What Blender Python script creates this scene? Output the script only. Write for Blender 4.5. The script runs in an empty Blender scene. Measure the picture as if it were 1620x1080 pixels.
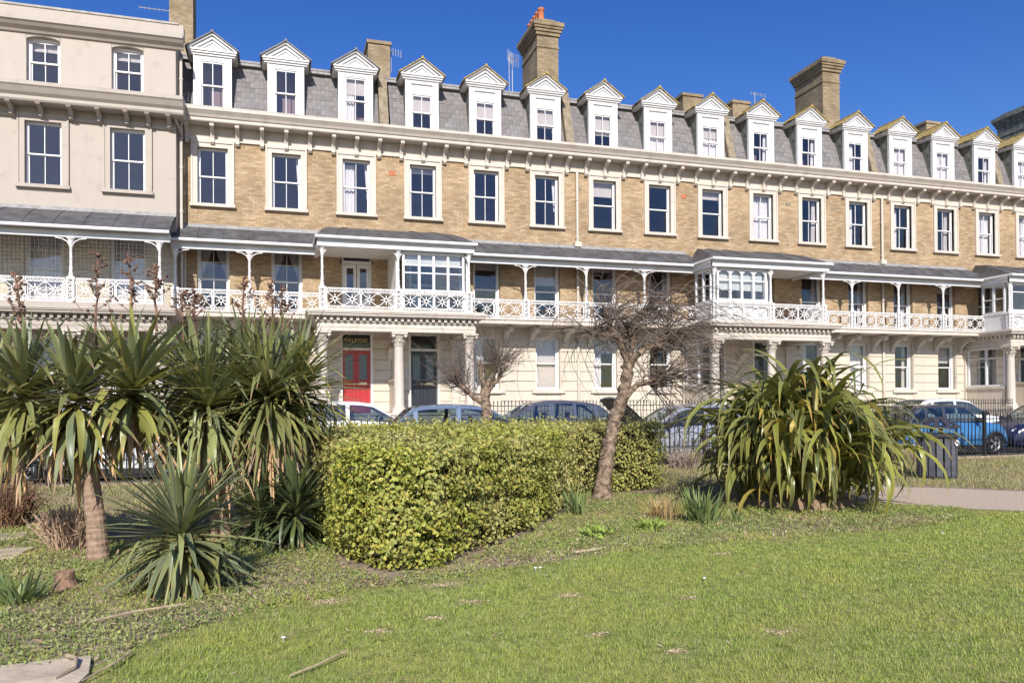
import bpy, math, random
import numpy as np
from mathutils import Vector, Matrix
random.seed(7); rng = np.random.default_rng(11)
SC = bpy.context.scene
COL = SC.collection
rad = math.radians

# ------------------------------------------------------------------ camera
F_PX, YAW, TILT, ROLL, CY, EYE = 1228.6, .2917, .0080, .0071, 636.0, 1.42
fw = Vector((math.sin(YAW)*math.cos(TILT), math.cos(YAW)*math.cos(TILT), math.sin(TILT)))
rt = Vector((math.cos(YAW), -math.sin(YAW), 0)); dn = fw.cross(rt)
r2 = rt*math.cos(ROLL) + dn*math.sin(ROLL); d2 = -rt*math.sin(ROLL) + dn*math.cos(ROLL)
cam = bpy.data.cameras.new('camera'); cam_o = bpy.data.objects.new('camera', cam); COL.objects.link(cam_o)
cam_o.matrix_world = Matrix(((r2.x, -d2.x, -fw.x, 0), (r2.y, -d2.y, -fw.y, 0), (r2.z, -d2.z, -fw.z, EYE), (0, 0, 0, 1)))
cam.sensor_width = 36; cam.lens = F_PX/1620*36; cam.shift_y = (CY-540)/1620
cam.clip_start = .1; cam.clip_end = 6000
SC.camera = cam_o
# ------------------------------------------------------------------ sky, sun, exposure
SUN_AZ, SUN_EL = 13.0, 33.5           # degrees left of straight behind the viewer of the facade, elevation
world = bpy.data.worlds.new('World'); SC.world = world; world.use_nodes = True
wn = world.node_tree.nodes; wl = world.node_tree.links
sky = wn.new('ShaderNodeTexSky'); sky.sky_type = 'NISHITA'; sky.sun_disc = False
sky.sun_elevation = rad(SUN_EL); sky.sun_rotation = rad(180+SUN_AZ)
sky.altitude = 0; sky.air_density = 1.15; sky.dust_density = .45; sky.ozone_density = 4.0
hs = wn.new('ShaderNodeHueSaturation'); hs.inputs['Saturation'].default_value = 1.32; hs.inputs['Hue'].default_value = .521
wl.new(sky.outputs[0], hs.inputs['Color']); wl.new(hs.outputs[0], wn['Background'].inputs[0]); wn['Background'].inputs[1].default_value = .082
sl = bpy.data.lights.new('sun', 'SUN'); sl.energy = 3.6; sl.angle = rad(.5); sl.color = (1, .955, .88)
so = bpy.data.objects.new('sun', sl); COL.objects.link(so)
sd = Vector((-math.sin(rad(SUN_AZ))*math.cos(rad(SUN_EL)), -math.cos(rad(SUN_AZ))*math.cos(rad(SUN_EL)), math.sin(rad(SUN_EL))))
so.rotation_euler = sd.to_track_quat('Z', 'Y').to_euler(); so.location = sd*60
SC.view_settings.view_transform = 'Standard'; SC.view_settings.look = 'None'
SC.view_settings.exposure = 0.72; SC.view_settings.gamma = 1
SC.render.engine = 'CYCLES'
SC.cycles.max_bounces = 6; SC.cycles.transparent_max_bounces = 12; SC.cycles.diffuse_bounces = 3
SC.cycles.glossy_bounces = 3; SC.cycles.transmission_bounces = 4; SC.cycles.use_denoising = True

# ------------------------------------------------------------------ mesh helpers
class MB:
    def __init__(s): s.v = []; s.f = []; s.m = []
    def add(s, vs, fs, mi=0):
        o = len(s.v); s.v += [tuple(p) for p in vs]
        for f in fs: s.f.append(tuple(i+o for i in f)); s.m.append(mi)
        return s
    def box(s, x0, x1, y0, y1, z0, z1, mi=0):
        return s.add([(x0,y0,z0),(x1,y0,z0),(x1,y1,z0),(x0,y1,z0),(x0,y0,z1),(x1,y0,z1),(x1,y1,z1),(x0,y1,z1)],
              [(0,3,2,1),(4,5,6,7),(0,1,5,4),(1,2,6,5),(2,3,7,6),(3,0,4,7)], mi)
    def bar(s, p, q, w, d, up=(0,1,0), mi=0):
        p = Vector(p); q = Vector(q); a = (q-p); L = a.length
        if L < 1e-6: return s
        a /= L; u = Vector(up); u = u - a*u.dot(a)
        if u.length < 1e-4: u = a.orthogonal()
        u.normalize(); t = a.cross(u); u = u*d/2; t = t*w/2
        vs = [p-u-t, p-u+t, p+u+t, p+u-t, q-u-t, q-u+t, q+u+t, q+u-t]
        return s.add(vs, [(0,3,2,1),(4,5,6,7),(0,1,5,4),(1,2,6,5),(2,3,7,6),(3,0,4,7)], mi)
    def tube(s, pts, rads, n=6, mi=0, cap=True):
        pts = [Vector(p) for p in pts]; k = len(pts); vs = []; ref = None
        if not hasattr(rads, '__len__'): rads = [rads]*k
        for i in range(k):
            t = (pts[min(i+1,k-1)]-pts[max(i-1,0)])
            if t.length < 1e-7: t = Vector((0,0,1))
            t.normalize()
            if ref is None: ref = t.orthogonal().normalized()
            ref = (ref - t*ref.dot(t))
            if ref.length < 1e-4: ref = t.orthogonal()
            ref.normalize(); b = t.cross(ref)
            for j in range(n):
                an = 2*math.pi*j/n; vs.append(pts[i]+(ref*math.cos(an)+b*math.sin(an))*rads[i])
        fs = []
        for i in range(k-1):
            for j in range(n):
                j2 = (j+1) % n; fs.append((i*n+j, i*n+j2, (i+1)*n+j2, (i+1)*n+j))
        if cap: fs += [tuple(range(n-1,-1,-1)), tuple(range((k-1)*n, k*n))]
        return s.add(vs, fs, mi)
    def lathe(s, prof, n=16, c=(0,0,0), mi=0, axis='z', cap=True):
        vs = []
        for r, z in prof:
            for j in range(n):
                a = 2*math.pi*j/n; x, y = r*math.cos(a), r*math.sin(a)
                vs.append((c[0]+x, c[1]+y, c[2]+z) if axis == 'z' else (c[0]+x, c[1]+z, c[2]+y) if axis == 'y' else (c[0]+z, c[1]+x, c[2]+y))
        fs = []
        for i in range(len(prof)-1):
            for j in range(n):
                j2 = (j+1) % n; fs.append((i*n+j, i*n+j2, (i+1)*n+j2, (i+1)*n+j))
        if cap: fs += [tuple(range(n-1,-1,-1)), tuple(range((len(prof)-1)*n, len(prof)*n))]
        return s.add(vs, fs, mi)
    def prism(s, poly, a0, a1, axis='x', mi=0):
        n = len(poly); P = lambda u, v, a: (a,u,v) if axis == 'x' else (u,a,v) if axis == 'y' else (u,v,a)
        vs = [P(u,v,a0) for u,v in poly]+[P(u,v,a1) for u,v in poly]
        fs = [tuple(range(n)), tuple(range(2*n-1, n-1, -1))]
        for i in range(n):
            j = (i+1) % n; fs.append((i, j, n+j, n+i))
        return s.add(vs, fs, mi)
    def grid(s, rows, mi=0, close=False):
        n = len(rows[0]); vs = [p for r in rows for p in r]; fs = []
        for i in range(len(rows)-1):
            for j in range(n if close else n-1):
                j2 = (j+1) % n; fs.append((i*n+j, i*n+j2, (i+1)*n+j2, (i+1)*n+j))
        return s.add(vs, fs, mi)
    def mesh(s, name, mats, smooth=False, uv=True):
        me = bpy.data.meshes.new(name); me.from_pydata(s.v, [], s.f)
        for m in (mats if isinstance(mats, (list, tuple)) else [mats]): me.materials.append(m)
        if any(s.m): me.polygons.foreach_set('material_index', s.m)
        if uv and s.f:
            nl = len(me.loops); vi = np.empty(nl, np.int32); me.loops.foreach_get('vertex_index', vi)
            co = np.array(s.v, np.float32)[vi]
            pn = np.empty(len(me.polygons)*3, np.float32); me.polygons.foreach_get('normal', pn); pn = np.abs(pn.reshape(-1,3))
            lt = np.empty(len(me.polygons), np.int32); me.polygons.foreach_get('loop_total', lt)
            ax = np.repeat(np.argmax(pn, 1), lt)
            u = np.where(ax == 0, co[:,1], co[:,0]); v = np.where(ax == 2, co[:,1], co[:,2])
            l = me.uv_layers.new(name='UVMap'); l.data.foreach_set('uv', np.stack([u,v],1).astype(np.float32).ravel())
        if smooth: me.polygons.foreach_set('use_smooth', [True]*len(me.polygons))
        me.update(); return me

def ob(name, mesh, parent=None, loc=(0,0,0), rot=(0,0,0), scale=(1,1,1)):
    o = bpy.data.objects.new(name, mesh); COL.objects.link(o)
    if parent is not None: o.parent = parent
    o.location = loc; o.rotation_euler = rot; o.scale = scale
    return o
def build(name, mb, mats, parent=None, smooth=False, **k): return ob(name, mb.mesh(name, mats, smooth), parent, **k)
_cache = {}
def cached(key, fn):
    if key not in _cache: _cache[key] = fn()
    return _cache[key]
def tag(o, label=None, cat=None, group=None, kind=None):
    if label: o['label'] = label
    if cat: o['category'] = cat
    if group: o['group'] = group
    if kind: o['kind'] = kind
    return o
def thing(name, label, cat, loc=(0,0,0), rotz=0, group=None):
    o = bpy.data.objects.new(name, None); COL.objects.link(o); o.empty_display_size = .2
    o.location = loc; o.rotation_euler = (0,0,rotz)
    return tag(o, label, cat, group)
def npmesh(name, verts, faces, mats, uv=None, smooth=False):
    """verts (N,3), faces (M,k) equal-sized polygons"""
    me = bpy.data.meshes.new(name); verts = np.asarray(verts, np.float32); faces = np.asarray(faces, np.int32); k = faces.shape[1]
    me.vertices.add(len(verts)); me.vertices.foreach_set('co', verts.ravel())
    me.loops.add(faces.size); me.loops.foreach_set('vertex_index', faces.ravel())
    me.polygons.add(len(faces)); me.polygons.foreach_set('loop_start', np.arange(0, faces.size, k, dtype=np.int32))
    try: me.polygons.foreach_set('loop_total', np.full(len(faces), k, np.int32))
    except Exception: pass
    for m in (mats if isinstance(mats, (list, tuple)) else [mats]): me.materials.append(m)
    if uv is not None:
        l = me.uv_layers.new(name='UVMap'); l.data.foreach_set('uv', np.asarray(uv, np.float32)[faces.ravel()].ravel())
    if smooth: me.polygons.foreach_set('use_smooth', np.ones(len(faces), bool))
    me.update(calc_edges=True); me.validate(); return me

def text_mesh(body, size, m, extr=.002, sc=1.05):
    tc = bpy.data.curves.new('lettering', 'FONT'); tc.body = body; tc.size = size; tc.align_x = 'CENTER'; tc.align_y = 'CENTER'; tc.extrude = extr; tc.space_character = sc
    to = bpy.data.objects.new('lettering', tc); COL.objects.link(to); bpy.context.view_layer.update()
    me = bpy.data.meshes.new_from_object(to.evaluated_get(bpy.context.evaluated_depsgraph_get())); me.materials.clear(); me.materials.append(m)
    bpy.data.objects.remove(to); bpy.data.curves.remove(tc); return me

# ------------------------------------------------------------------ materials
def nodes(name):
    m = bpy.data.materials.new(name); m.use_nodes = True; t = m.node_tree
    return m, t, t.nodes['Principled BSDF'], t.links.new
def mixc(t, a, b, fac, mode='MIX'):
    n = t.nodes.new('ShaderNodeMix'); n.data_type = 'RGBA'; n.blend_type = mode
    for s, x in ((n.inputs[0], fac), (n.inputs[6], a), (n.inputs[7], b)):
        if hasattr(x, 'is_linked'): t.links.new(x, s)
        elif isinstance(x, (int, float)): s.default_value = x
        else: s.default_value = (*x, 1) if len(x) == 3 else x
    return n.outputs[2]
def noise(t, scale, detail=4, coord='Object', rough=.55):
    c = t.nodes.new('ShaderNodeTexCoord'); n = t.nodes.new('ShaderNodeTexNoise')
    n.inputs['Scale'].default_value = scale; n.inputs['Detail'].default_value = detail; n.inputs['Roughness'].default_value = rough
    t.links.new(c.outputs[coord], n.inputs['Vector']); return n.outputs['Fac']
def ramp(t, fac, p0, p1, c0=(0,0,0), c1=(1,1,1)):
    r = t.nodes.new('ShaderNodeValToRGB'); e = r.color_ramp.elements
    e[0].position = p0; e[1].position = p1; e[0].color = (*c0,1); e[1].color = (*c1,1)
    t.links.new(fac, r.inputs[0]); return r.outputs[0]
def bump(t, b, fac, strength, dist=.02):
    n = t.nodes.new('ShaderNodeBump'); n.inputs['Strength'].default_value = strength; n.inputs['Distance'].default_value = dist
    t.links.new(fac, n.inputs['Height']); t.links.new(n.outputs[0], b.inputs['Normal'])
def mul(c, k): return tuple(min(1, x*k) for x in c)
def mat(name, col, rough=.6, var=.12, scale=5, bmp=0, bscale=40, spec=.4, metal=0, objr=0, col2=None, p=(.35,.65), coat=0):
    m, t, b, L = nodes(name)
    c = mixc(t, mul(col, 1-var), col2 or mul(col, 1+var), ramp(t, noise(t, scale), *p))
    if objr:
        oi = t.nodes.new('ShaderNodeObjectInfo')
        c = mixc(t, c, ramp(t, oi.outputs['Random'], 0, 1, (1-objr,)*3, (1+objr,)*3), 1.0, 'MULTIPLY')
    L(c, b.inputs['Base Color']); b.inputs['Roughness'].default_value = rough; b.inputs['Specular IOR Level'].default_value = spec
    b.inputs['Metallic'].default_value = metal
    if coat: b.inputs['Coat Weight'].default_value = coat; b.inputs['Coat Roughness'].default_value = .03
    if bmp: bump(t, b, noise(t, bscale, 5), bmp)
    return m
def brick_mat(name, c1, c2, mortar, dirt=.25, bw=.225, bh=.075):
    m, t, b, L = nodes(name)
    uv = t.nodes.new('ShaderNodeUVMap'); br = t.nodes.new('ShaderNodeTexBrick')
    L(uv.outputs[0], br.inputs['Vector']); br.inputs['Scale'].default_value = 1
    br.inputs['Brick Width'].default_value = bw; br.inputs['Row Height'].default_value = bh
    br.inputs['Mortar Size'].default_value = .007; br.inputs['Mortar Smooth'].default_value = .3; br.inputs['Bias'].default_value = -.1
    br.inputs['Color1'].default_value = (*c1,1); br.inputs['Color2'].default_value = (*c2,1); br.inputs['Mortar'].default_value = (*mortar,1)
    # per-brick tone from cells of brick size
    sn = t.nodes.new('ShaderNodeVectorMath'); sn.operation = 'DIVIDE'; sn.inputs[1].default_value = (bw, bh, 1); L(uv.outputs[0], sn.inputs[0])
    fl = t.nodes.new('ShaderNodeVectorMath'); fl.operation = 'FLOOR'; L(sn.outputs[0], fl.inputs[0])
    wnz = t.nodes.new('ShaderNodeTexWhiteNoise'); wnz.noise_dimensions = '2D'; L(fl.outputs[0], wnz.inputs['Vector'])
    c = mixc(t, br.outputs['Color'], ramp(t, wnz.outputs['Value'], .0, 1, (.75,.74,.72), (1.18,1.18,1.16)), .5, 'MULTIPLY')
    c = mixc(t, c, ramp(t, noise(t, .9, 6), .3, .7, (1-dirt,)*3, (1.12,1.12,1.1)), 1, 'MULTIPLY')
    c = mixc(t, c, ramp(t, noise(t, 14, 3), .3, .7, (.86,.86,.86), (1.12,1.12,1.12)), 1, 'MULTIPLY')
    L(c, b.inputs['Base Color']); b.inputs['Roughness'].default_value = .9; b.inputs['Specular IOR Level'].default_value = .15
    inv = t.nodes.new('ShaderNodeMath'); inv.operation = 'SUBTRACT'; inv.inputs[0].default_value = 1; L(br.outputs['Fac'], inv.inputs[1])
    bump(t, b, inv.outputs[0], .5, .008)
    return m
def paint_mat(name, col, grime=.12, rough=.55):
    """masonry paint with faint patches and rain streaks"""
    m, t, b, L = nodes(name)
    tc = t.nodes.new('ShaderNodeTexCoord'); mp = t.nodes.new('ShaderNodeMapping'); mp.inputs['Scale'].default_value = (2.6, 2.6, .5)
    L(tc.outputs['Object'], mp.inputs[0]); n = t.nodes.new('ShaderNodeTexNoise'); n.inputs['Scale'].default_value = 1.3; n.inputs['Detail'].default_value = 6
    L(mp.outputs[0], n.inputs['Vector'])
    c = mixc(t, mul(col, 1-grime), col, ramp(t, n.outputs['Fac'], .32, .56))
    c = mixc(t, c, mixc(t, c, (.86,.84,.8), 1, 'MULTIPLY'), ramp(t, noise(t, 2.1, 7), .56, .72))
    L(c, b.inputs['Base Color']); b.inputs['Roughness'].default_value = rough; b.inputs['Specular IOR Level'].default_value = .3
    bump(t, b, noise(t, 60, 3), .08, .01)
    return m
def glass_mat(name, tint=(.75,.8,.85), refl=.07, rough=.01):
    m, t, b, L = nodes(name); t.nodes.remove(b)
    tr = t.nodes.new('ShaderNodeBsdfTransparent'); tr.inputs[0].default_value = (*tint,1)
    gl = t.nodes.new('ShaderNodeBsdfGlossy'); gl.inputs['Roughness'].default_value = rough; gl.inputs[0].default_value = (.95,.97,1,1)
    lw = t.nodes.new('ShaderNodeLayerWeight'); lw.inputs[0].default_value = .5
    pw = t.nodes.new('ShaderNodeMath'); pw.operation = 'POWER'; pw.inputs[1].default_value = 4; L(lw.outputs['Facing'], pw.inputs[0])
    ma = t.nodes.new('ShaderNodeMath'); ma.operation = 'MULTIPLY_ADD'; ma.inputs[1].default_value = .8; ma.inputs[2].default_value = refl; L(pw.outputs[0], ma.inputs[0])
    tcd = t.nodes.new('ShaderNodeTexCoord'); nz = t.nodes.new('ShaderNodeTexNoise'); nz.inputs['Scale'].default_value = 1.3; L(tcd.outputs['Object'], nz.inputs[0])
    bp = t.nodes.new('ShaderNodeBump'); bp.inputs['Strength'].default_value = .16; bp.inputs['Distance'].default_value = .1; L(nz.outputs['Fac'], bp.inputs['Height']); L(bp.outputs[0], gl.inputs['Normal'])
    mx = t.nodes.new('ShaderNodeMixShader'); L(ma.outputs[0], mx.inputs[0]); L(tr.outputs[0], mx.inputs[1]); L(gl.outputs[0], mx.inputs[2])
    L(mx.outputs[0], t.nodes['Material Output'].inputs[0]); return m
def leaf_mat(name, base, mid, tip, tipstart=.86, objr=.3, rough=.45, transl=.25, edge=None):
    """colour along the leaf (uv v) with per-leaf variation; uv u = across"""
    m, t, b, L = nodes(name)
    uv = t.nodes.new('ShaderNodeUVMap'); sp = t.nodes.new('ShaderNodeSeparateXYZ'); L(uv.outputs[0], sp.inputs[0])
    r = t.nodes.new('ShaderNodeValToRGB'); cr = r.color_ramp; cr.elements[0].position = 0; cr.elements[0].color = (*base,1)
    cr.elements[1].position = tipstart; cr.elements[1].color = (*mid,1)
    e = cr.elements.new(.3); e.color = (*mid,1); e = cr.elements.new(min(.995, tipstart+.07)); e.color = (*tip,1)
    L(sp.outputs[1], r.inputs[0]); c = r.outputs[0]
    oi = t.nodes.new('ShaderNodeObjectInfo')
    c = mixc(t, c, ramp(t, oi.outputs['Random'], 0, 1, (1-objr, 1-objr, 1-objr*.6), (1+objr*1.3, 1+objr*.75, 1-objr*.4)), 1, 'MULTIPLY')
    if edge:
        ab = t.nodes.new('ShaderNodeMath'); ab.operation = 'ABSOLUTE'; L(sp.outputs[0], ab.inputs[0])
        c = mixc(t, c, edge, ramp(t, ab.outputs[0], .72, .95))
    mp = t.nodes.new('ShaderNodeMapping'); mp.inputs['Scale'].default_value = (9, 1.4, 1); L(uv.outputs[0], mp.inputs[0])
    nz = t.nodes.new('ShaderNodeTexNoise'); nz.inputs['Scale'].default_value = 2; nz.inputs['Detail'].default_value = 4; L(mp.outputs[0], nz.inputs['Vector'])
    c = mixc(t, c, ramp(t, nz.outputs['Fac'], .3, .7, (.75,.78,.75), (1.25,1.2,1.15)), 1, 'MULTIPLY')
    L(c, b.inputs['Base Color']); b.inputs['Roughness'].default_value = rough; b.inputs['Specular IOR Level'].default_value = .45
    if transl:
        tl = t.nodes.new('ShaderNodeBsdfTranslucent'); L(c, tl.inputs[0]); mx = t.nodes.new('ShaderNodeMixShader'); mx.inputs[0].default_value = transl
        L(b.outputs[0], mx.inputs[1]); L(tl.outputs[0], mx.inputs[2]); L(mx.outputs[0], t.nodes['Material Output'].inputs[0])
    return m
def scatter_mat(name, cols, rough=.55, transl=.2, patch=None, pscale=.6, spec=.35):
    """many small leaves or blades in one mesh: a colour per island, drifting in patches"""
    m, t, b, L = nodes(name)
    g = t.nodes.new('ShaderNodeNewGeometry'); r = t.nodes.new('ShaderNodeValToRGB'); cr = r.color_ramp
    k = len(cols)
    cr.elements[0].position = 0; cr.elements[0].color = (*cols[0],1); cr.elements[1].position = 1; cr.elements[1].color = (*cols[-1],1)
    for i in range(1, k-1): e = cr.elements.new(i/(k-1)); e.color = (*cols[i],1)
    L(g.outputs['Random Per Island'], r.inputs[0]); c = r.outputs[0]
    if patch: c = mixc(t, c, mixc(t, c, patch, .6), ramp(t, noise(t, pscale, 5), .42, .66))
    L(c, b.inputs['Base Color']); b.inputs['Roughness'].default_value = rough; b.inputs['Specular IOR Level'].default_value = spec
    if transl:
        tl = t.nodes.new('ShaderNodeBsdfTranslucent'); L(c, tl.inputs[0]); mx = t.nodes.new('ShaderNodeMixShader'); mx.inputs[0].default_value = transl
        L(b.outputs[0], mx.inputs[1]); L(tl.outputs[0], mx.inputs[2]); L(mx.outputs[0], t.nodes['Material Output'].inputs[0])
    return m

BRICK = brick_mat('yellow_brick', (.385,.26,.15), (.50,.38,.25), (.31,.24,.165))
BRICK_CH = brick_mat('chimney_brick', (.33,.25,.155), (.42,.33,.215), (.30,.24,.17), .4)
CREAMBRICK = brick_mat('painted_brick', (.53,.47,.385), (.56,.50,.41), (.47,.42,.34), .1)
STUCCO = paint_mat('cream_stucco', (.60,.53,.435), .11)
CREAM = paint_mat('ivory_render', (.425,.37,.315), .04)
STONE = paint_mat('cream_stone_trim', (.60,.53,.455), .12)
WHITE = mat('white_gloss_paint', (.70,.69,.68), .35, .05, 3, spec=.5)
OFFWHITE = mat('aged_white_paint', (.74,.72,.68), .5, .1, 6, spec=.4)
CASTIRON = mat('white_painted_cast_iron', (.70,.68,.66), .45, .16, 9, .15, 60)
SLATE = mat('weathered_slate', (.195,.18,.178), .62, .16, 3, .35, 30, .35, objr=.15)
UNDER = mat('roof_batten_felt', (.05,.048,.05), .9)
SLATECHEEK = mat('cheek_slate', (.13,.135,.125), .7, .3, 5, .4, 25, .3, col2=(.24,.245,.2))
LICHEN = mat('lichened_slate', (.16,.145,.13), .85, .2, 9, .4, 30, .2, col2=(.46,.33,.10), p=(.36,.52))
LEAD = mat('sheet_lead', (.085,.083,.086), .6, .3, 3, .2, 20, .4)
LEADLIGHT = mat('lead_flashing', (.30,.29,.285), .6, .2, 6)
PIERSTONE = mat('weathered_pier_render', (.27,.22,.155), .9, .25, 6, .3, 30, .15)
COPING = mat('weathered_coping', (.42,.39,.35), .9, .2, 5, .2, 30)
GLASS = glass_mat('window_glass', (.92,.91,.92), .06)
GLASSBAY = glass_mat('bay_glass', (.92,.94,.95), .07)
INTERIOR = mat('room_wall', (.30,.225,.225), .9, .2, 1)
NET = mat('white_curtain', (.80,.79,.78), .9, .06, 8)
DRAPE = mat('pale_drape', (.62,.58,.54), .9, .1, 10)
BLIND = mat('roller_blind', (.66,.62,.56), .9, .05, 4)
RED = mat('red_door_paint', (.40,.03,.035), .3, .08, 4, spec=.5)
NAVYDOOR = mat('black_blue_door_paint', (.025,.028,.038), .3, .1, 4, spec=.5)
FROST = mat('frosted_door_glass', (.10,.14,.16), .25, .1, 20, spec=.6)
BRASS = mat('worn_brass', (.72,.60,.36), .35, .1, 20, metal=.8)
GOLD = mat('gold_leaf_lettering', (.80,.62,.28), .4, .05, 9)
DARKTRANSOM = mat('dark_transom_glass', (.03,.035,.03), .12, .2, 3, spec=.5)
POT = mat('terracotta', (.46,.15,.07), .85, .2, 12)
IRON = mat('black_railing_paint', (.018,.018,.020), .5, .3, 30)
STEEL = mat('weathered_aluminium', (.42,.42,.44), .45, .1, 9, metal=.6)
GREYBOX = mat('grey_plastic', (.55,.56,.57), .45)

# ------------------------------------------------------------------ building pieces
F = 27.0; BAY = 2.305
def wall_holes(x0, x1, z0, z1, holes, y=0., depth=.27, mb=None):
    mb = mb or MB()
    xs = sorted({x0, x1, *[h[0] for h in holes], *[h[1] for h in holes]}); zs = sorted({z0, z1, *[h[2] for h in holes], *[h[3] for h in holes]})
    for a, b in zip(xs, xs[1:]):
        for c, d in zip(zs, zs[1:]):
            mx, mz = (a+b)/2, (c+d)/2
            if any(h[0] < mx < h[1] and h[2] < mz < h[3] for h in holes): continue
            mb.add([(a,y,c),(b,y,c),(b,y,d),(a,y,d)], [(0,1,2,3)])
    for a, b, c, d in holes:
        Y = y+depth
        mb.add([(a,y,c),(a,Y,c),(a,Y,d),(a,y,d)], [(0,1,2,3)]); mb.add([(b,y,c),(b,y,d),(b,Y,d),(b,Y,c)], [(0,1,2,3)])
        mb.add([(a,y,d),(a,Y,d),(b,Y,d),(b,y,d)], [(0,1,2,3)]); mb.add([(a,y,c),(b,y,c),(b,Y,c),(a,Y,c)], [(0,1,2,3)])
    return mb

def sash_parts(w, h, nx, ny):
    """frame mesh + pane rectangles, origin bottom centre, front at y=0 (upper sash) / .035 (lower)"""
    mb = MB(); panes = []; fr = .045; hm = h/2
    mb.box(-w/2, -w/2+.035, -.03, .08, 0, h); mb.box(w/2-.035, w/2, -.03, .08, 0, h); mb.box(-w/2+.035, w/2-.035, -.03, .08, h-.03, h)
    for (a, b, yy) in ((hm-.02, h-.03, 0.), (0, hm+.02, .04)):
        x0, x1 = -w/2+.035, w/2-.035
        br = .075 if a == 0 else .045
        mb.box(x0, x0+fr, yy, yy+.035, a, b); mb.box(x1-fr, x1, yy, yy+.035, a, b)
        mb.box(x0+fr, x1-fr, yy-.002, yy+.035, a, a+br); mb.box(x0+fr, x1-fr, yy-.002, yy+.035, b-.045, b)
        X0, X1, Z0, Z1 = x0+fr, x1-fr, a+br, b-.045
        cw, ch = (X1-X0)/nx, (Z1-Z0)/ny
        for i in range(1, nx): mb.box(X0+i*cw-.011, X0+i*cw+.011, yy+.003, yy+.03, Z0, Z1)
        for j in range(1, ny): mb.box(X0, X1, yy+.004, yy+.029, Z0+j*ch-.011, Z0+j*ch+.011)
        for i in range(nx):
            for j in range(ny): panes.append((X0+(i+.5)*cw, yy+.018, Z0+(j+.5)*ch, cw-.004, ch-.004))
    return mb, panes
def pane_obj(parent, x, y, z, w, h, glass=None, name='pane'):
    glass = glass or GLASS
    me = cached(('pane', round(w,3), round(h,3), glass.name), lambda: MB().box(-w/2, w/2, -.002, .002, -h/2, h/2).mesh('pane', glass))
    # old glass is never quite flat in its frame: each pane leans by a fraction of a degree
    return ob(name, me, parent, (x, y, z), (random.gauss(0,.012), 0, random.gauss(0,.02)))
def curtain_mesh(kind, w, h):
    mb = MB(); n = 26
    if kind == 'tied':
        for s in (-1, 1):
            rows = []
            for k in range(13):
                t = k/12; z = h*(1-t); wid = w*.46*(1-.78*math.sin(min(1, t/.55)*math.pi/2)**2) if t < .55 else w*.46*(.22+.25*(t-.55)/.45)
                rows.append([(s*(w/2-wid*i/9), .02*math.sin(i*2.4)+.03, z) for i in range(10)])
            mb.grid(rows)
    elif kind == 'net':
        mb.grid([[(-w/2+w*i/n, .03*math.sin(i*1.9+k*.3)+.01*math.sin(i*.7), h*(1-k/6)) for i in range(n+1)] for k in range(7)])
    elif kind == 'half':
        mb.grid([[(-w/2+w*i/n, .03*math.sin(i*1.9+k*.3), h*.95*(1-k/6)) for i in range(n//2)] for k in range(7)])
    elif kind == 'sides':
        for s in (-1, 1): mb.grid([[(s*(w/2-w*.2*i/9*(1+.25*k/6)), .025*math.sin(i*2.2+k*.2), h*(1-k/6)) for i in range(10)] for k in range(7)])
    elif kind == 'right':
        mb.grid([[(w/2-w*.17*i/9*(1-.5*k/6), .025*math.sin(i*2.2), h*(1-k/9)) for i in range(10)] for k in range(7)])
    return mb
def add_window(parent, cx, z0, z1, w, nx=2, ny=1, style='arch', y0=.13, dress=None, trim=None, name='window', glass=None, frac=.3):
    h = z1-z0; trim = trim or STONE
    def surround():
        mb = MB()
        if style == 'arch':
            aw = .195
            for s in (-1, 1):
                mb.box(min(s*w/2, s*(w/2+aw)), max(s*w/2, s*(w/2+aw)), -.045, .13, 0, h)
                mb.box(min(s*(w/2+aw-.05), s*(w/2+aw+.003)), max(s*(w/2+aw-.05), s*(w/2+aw+.003)), -.075, 0, 0, h+aw)
            mb.box(-w/2-aw+.003, w/2+aw-.003, -.045, .13, h, h+aw); mb.box(-w/2-aw-.01, w/2+aw+.01, -.078, 0, h+aw-.05, h+aw+.02)
        else:
            for s in (-1, 1): mb.box(min(s*(w/2+.02), s*(w/2-.03)), max(s*(w/2+.02), s*(w/2-.03)), .15, .26, 0, h)
            mb.box(-w/2+.03, w/2-.03, .15, .26, h-.03, h+.02)
        return mb.mesh('window', trim if style == 'arch' else OFFWHITE)
    wd = ob(name, cached(('sur', style, round(w,3), round(h,3), trim.name), surround), parent, (cx, 0, z0))
    iw, ih = (w, h) if style == 'arch' else (w-.06, h-.03)
    if style != 'arch': y0 = .19
    mb, panes = sash_parts(iw, ih, nx, ny)
    ob('sash', cached(('sash', round(iw,3), round(ih,3), nx, ny), lambda: mb.mesh('sash', WHITE)), wd, (0, y0, 0))
    for x, y, z, a, b in panes: pane_obj(wd, x, y0+y, z, a, b, glass)
    if style == 'arch':
        ob('sill', cached(('sill', round(w,3), trim.name), lambda: MB().box(-w/2-.235, w/2+.235, -.13, .1, -.1, 0).mesh('sill', trim)), wd)
    elif style == 'gf':
        ob('sill', cached(('sillg', round(w,3), trim.name), lambda: MB().box(-w/2-.17, w/2+.17, -.12, .2, -.15, 0).mesh('sill', trim)), wd)
    if dress:
        yy = y0+.2
        for d in dress.split('+'):
            if d.startswith('blind'):
                f = float(d[5:] or frac)
                ob('blind', cached(('bl', round(w,3), round(h,3), f), lambda: MB().box(-w/2, w/2, 0, .006, h*(1-f), h).mesh('blind', BLIND)), wd, (0, yy-.06, 0))
            else:
                m_ = DRAPE if d in ('tied', 'sides') else NET
                ob('curtain', cached(('cu', d, round(w,3), round(h,3)), lambda: curtain_mesh(d, w, h).mesh('curtain', m_, True)), wd, (0, yy, 0))
    return wd

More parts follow.
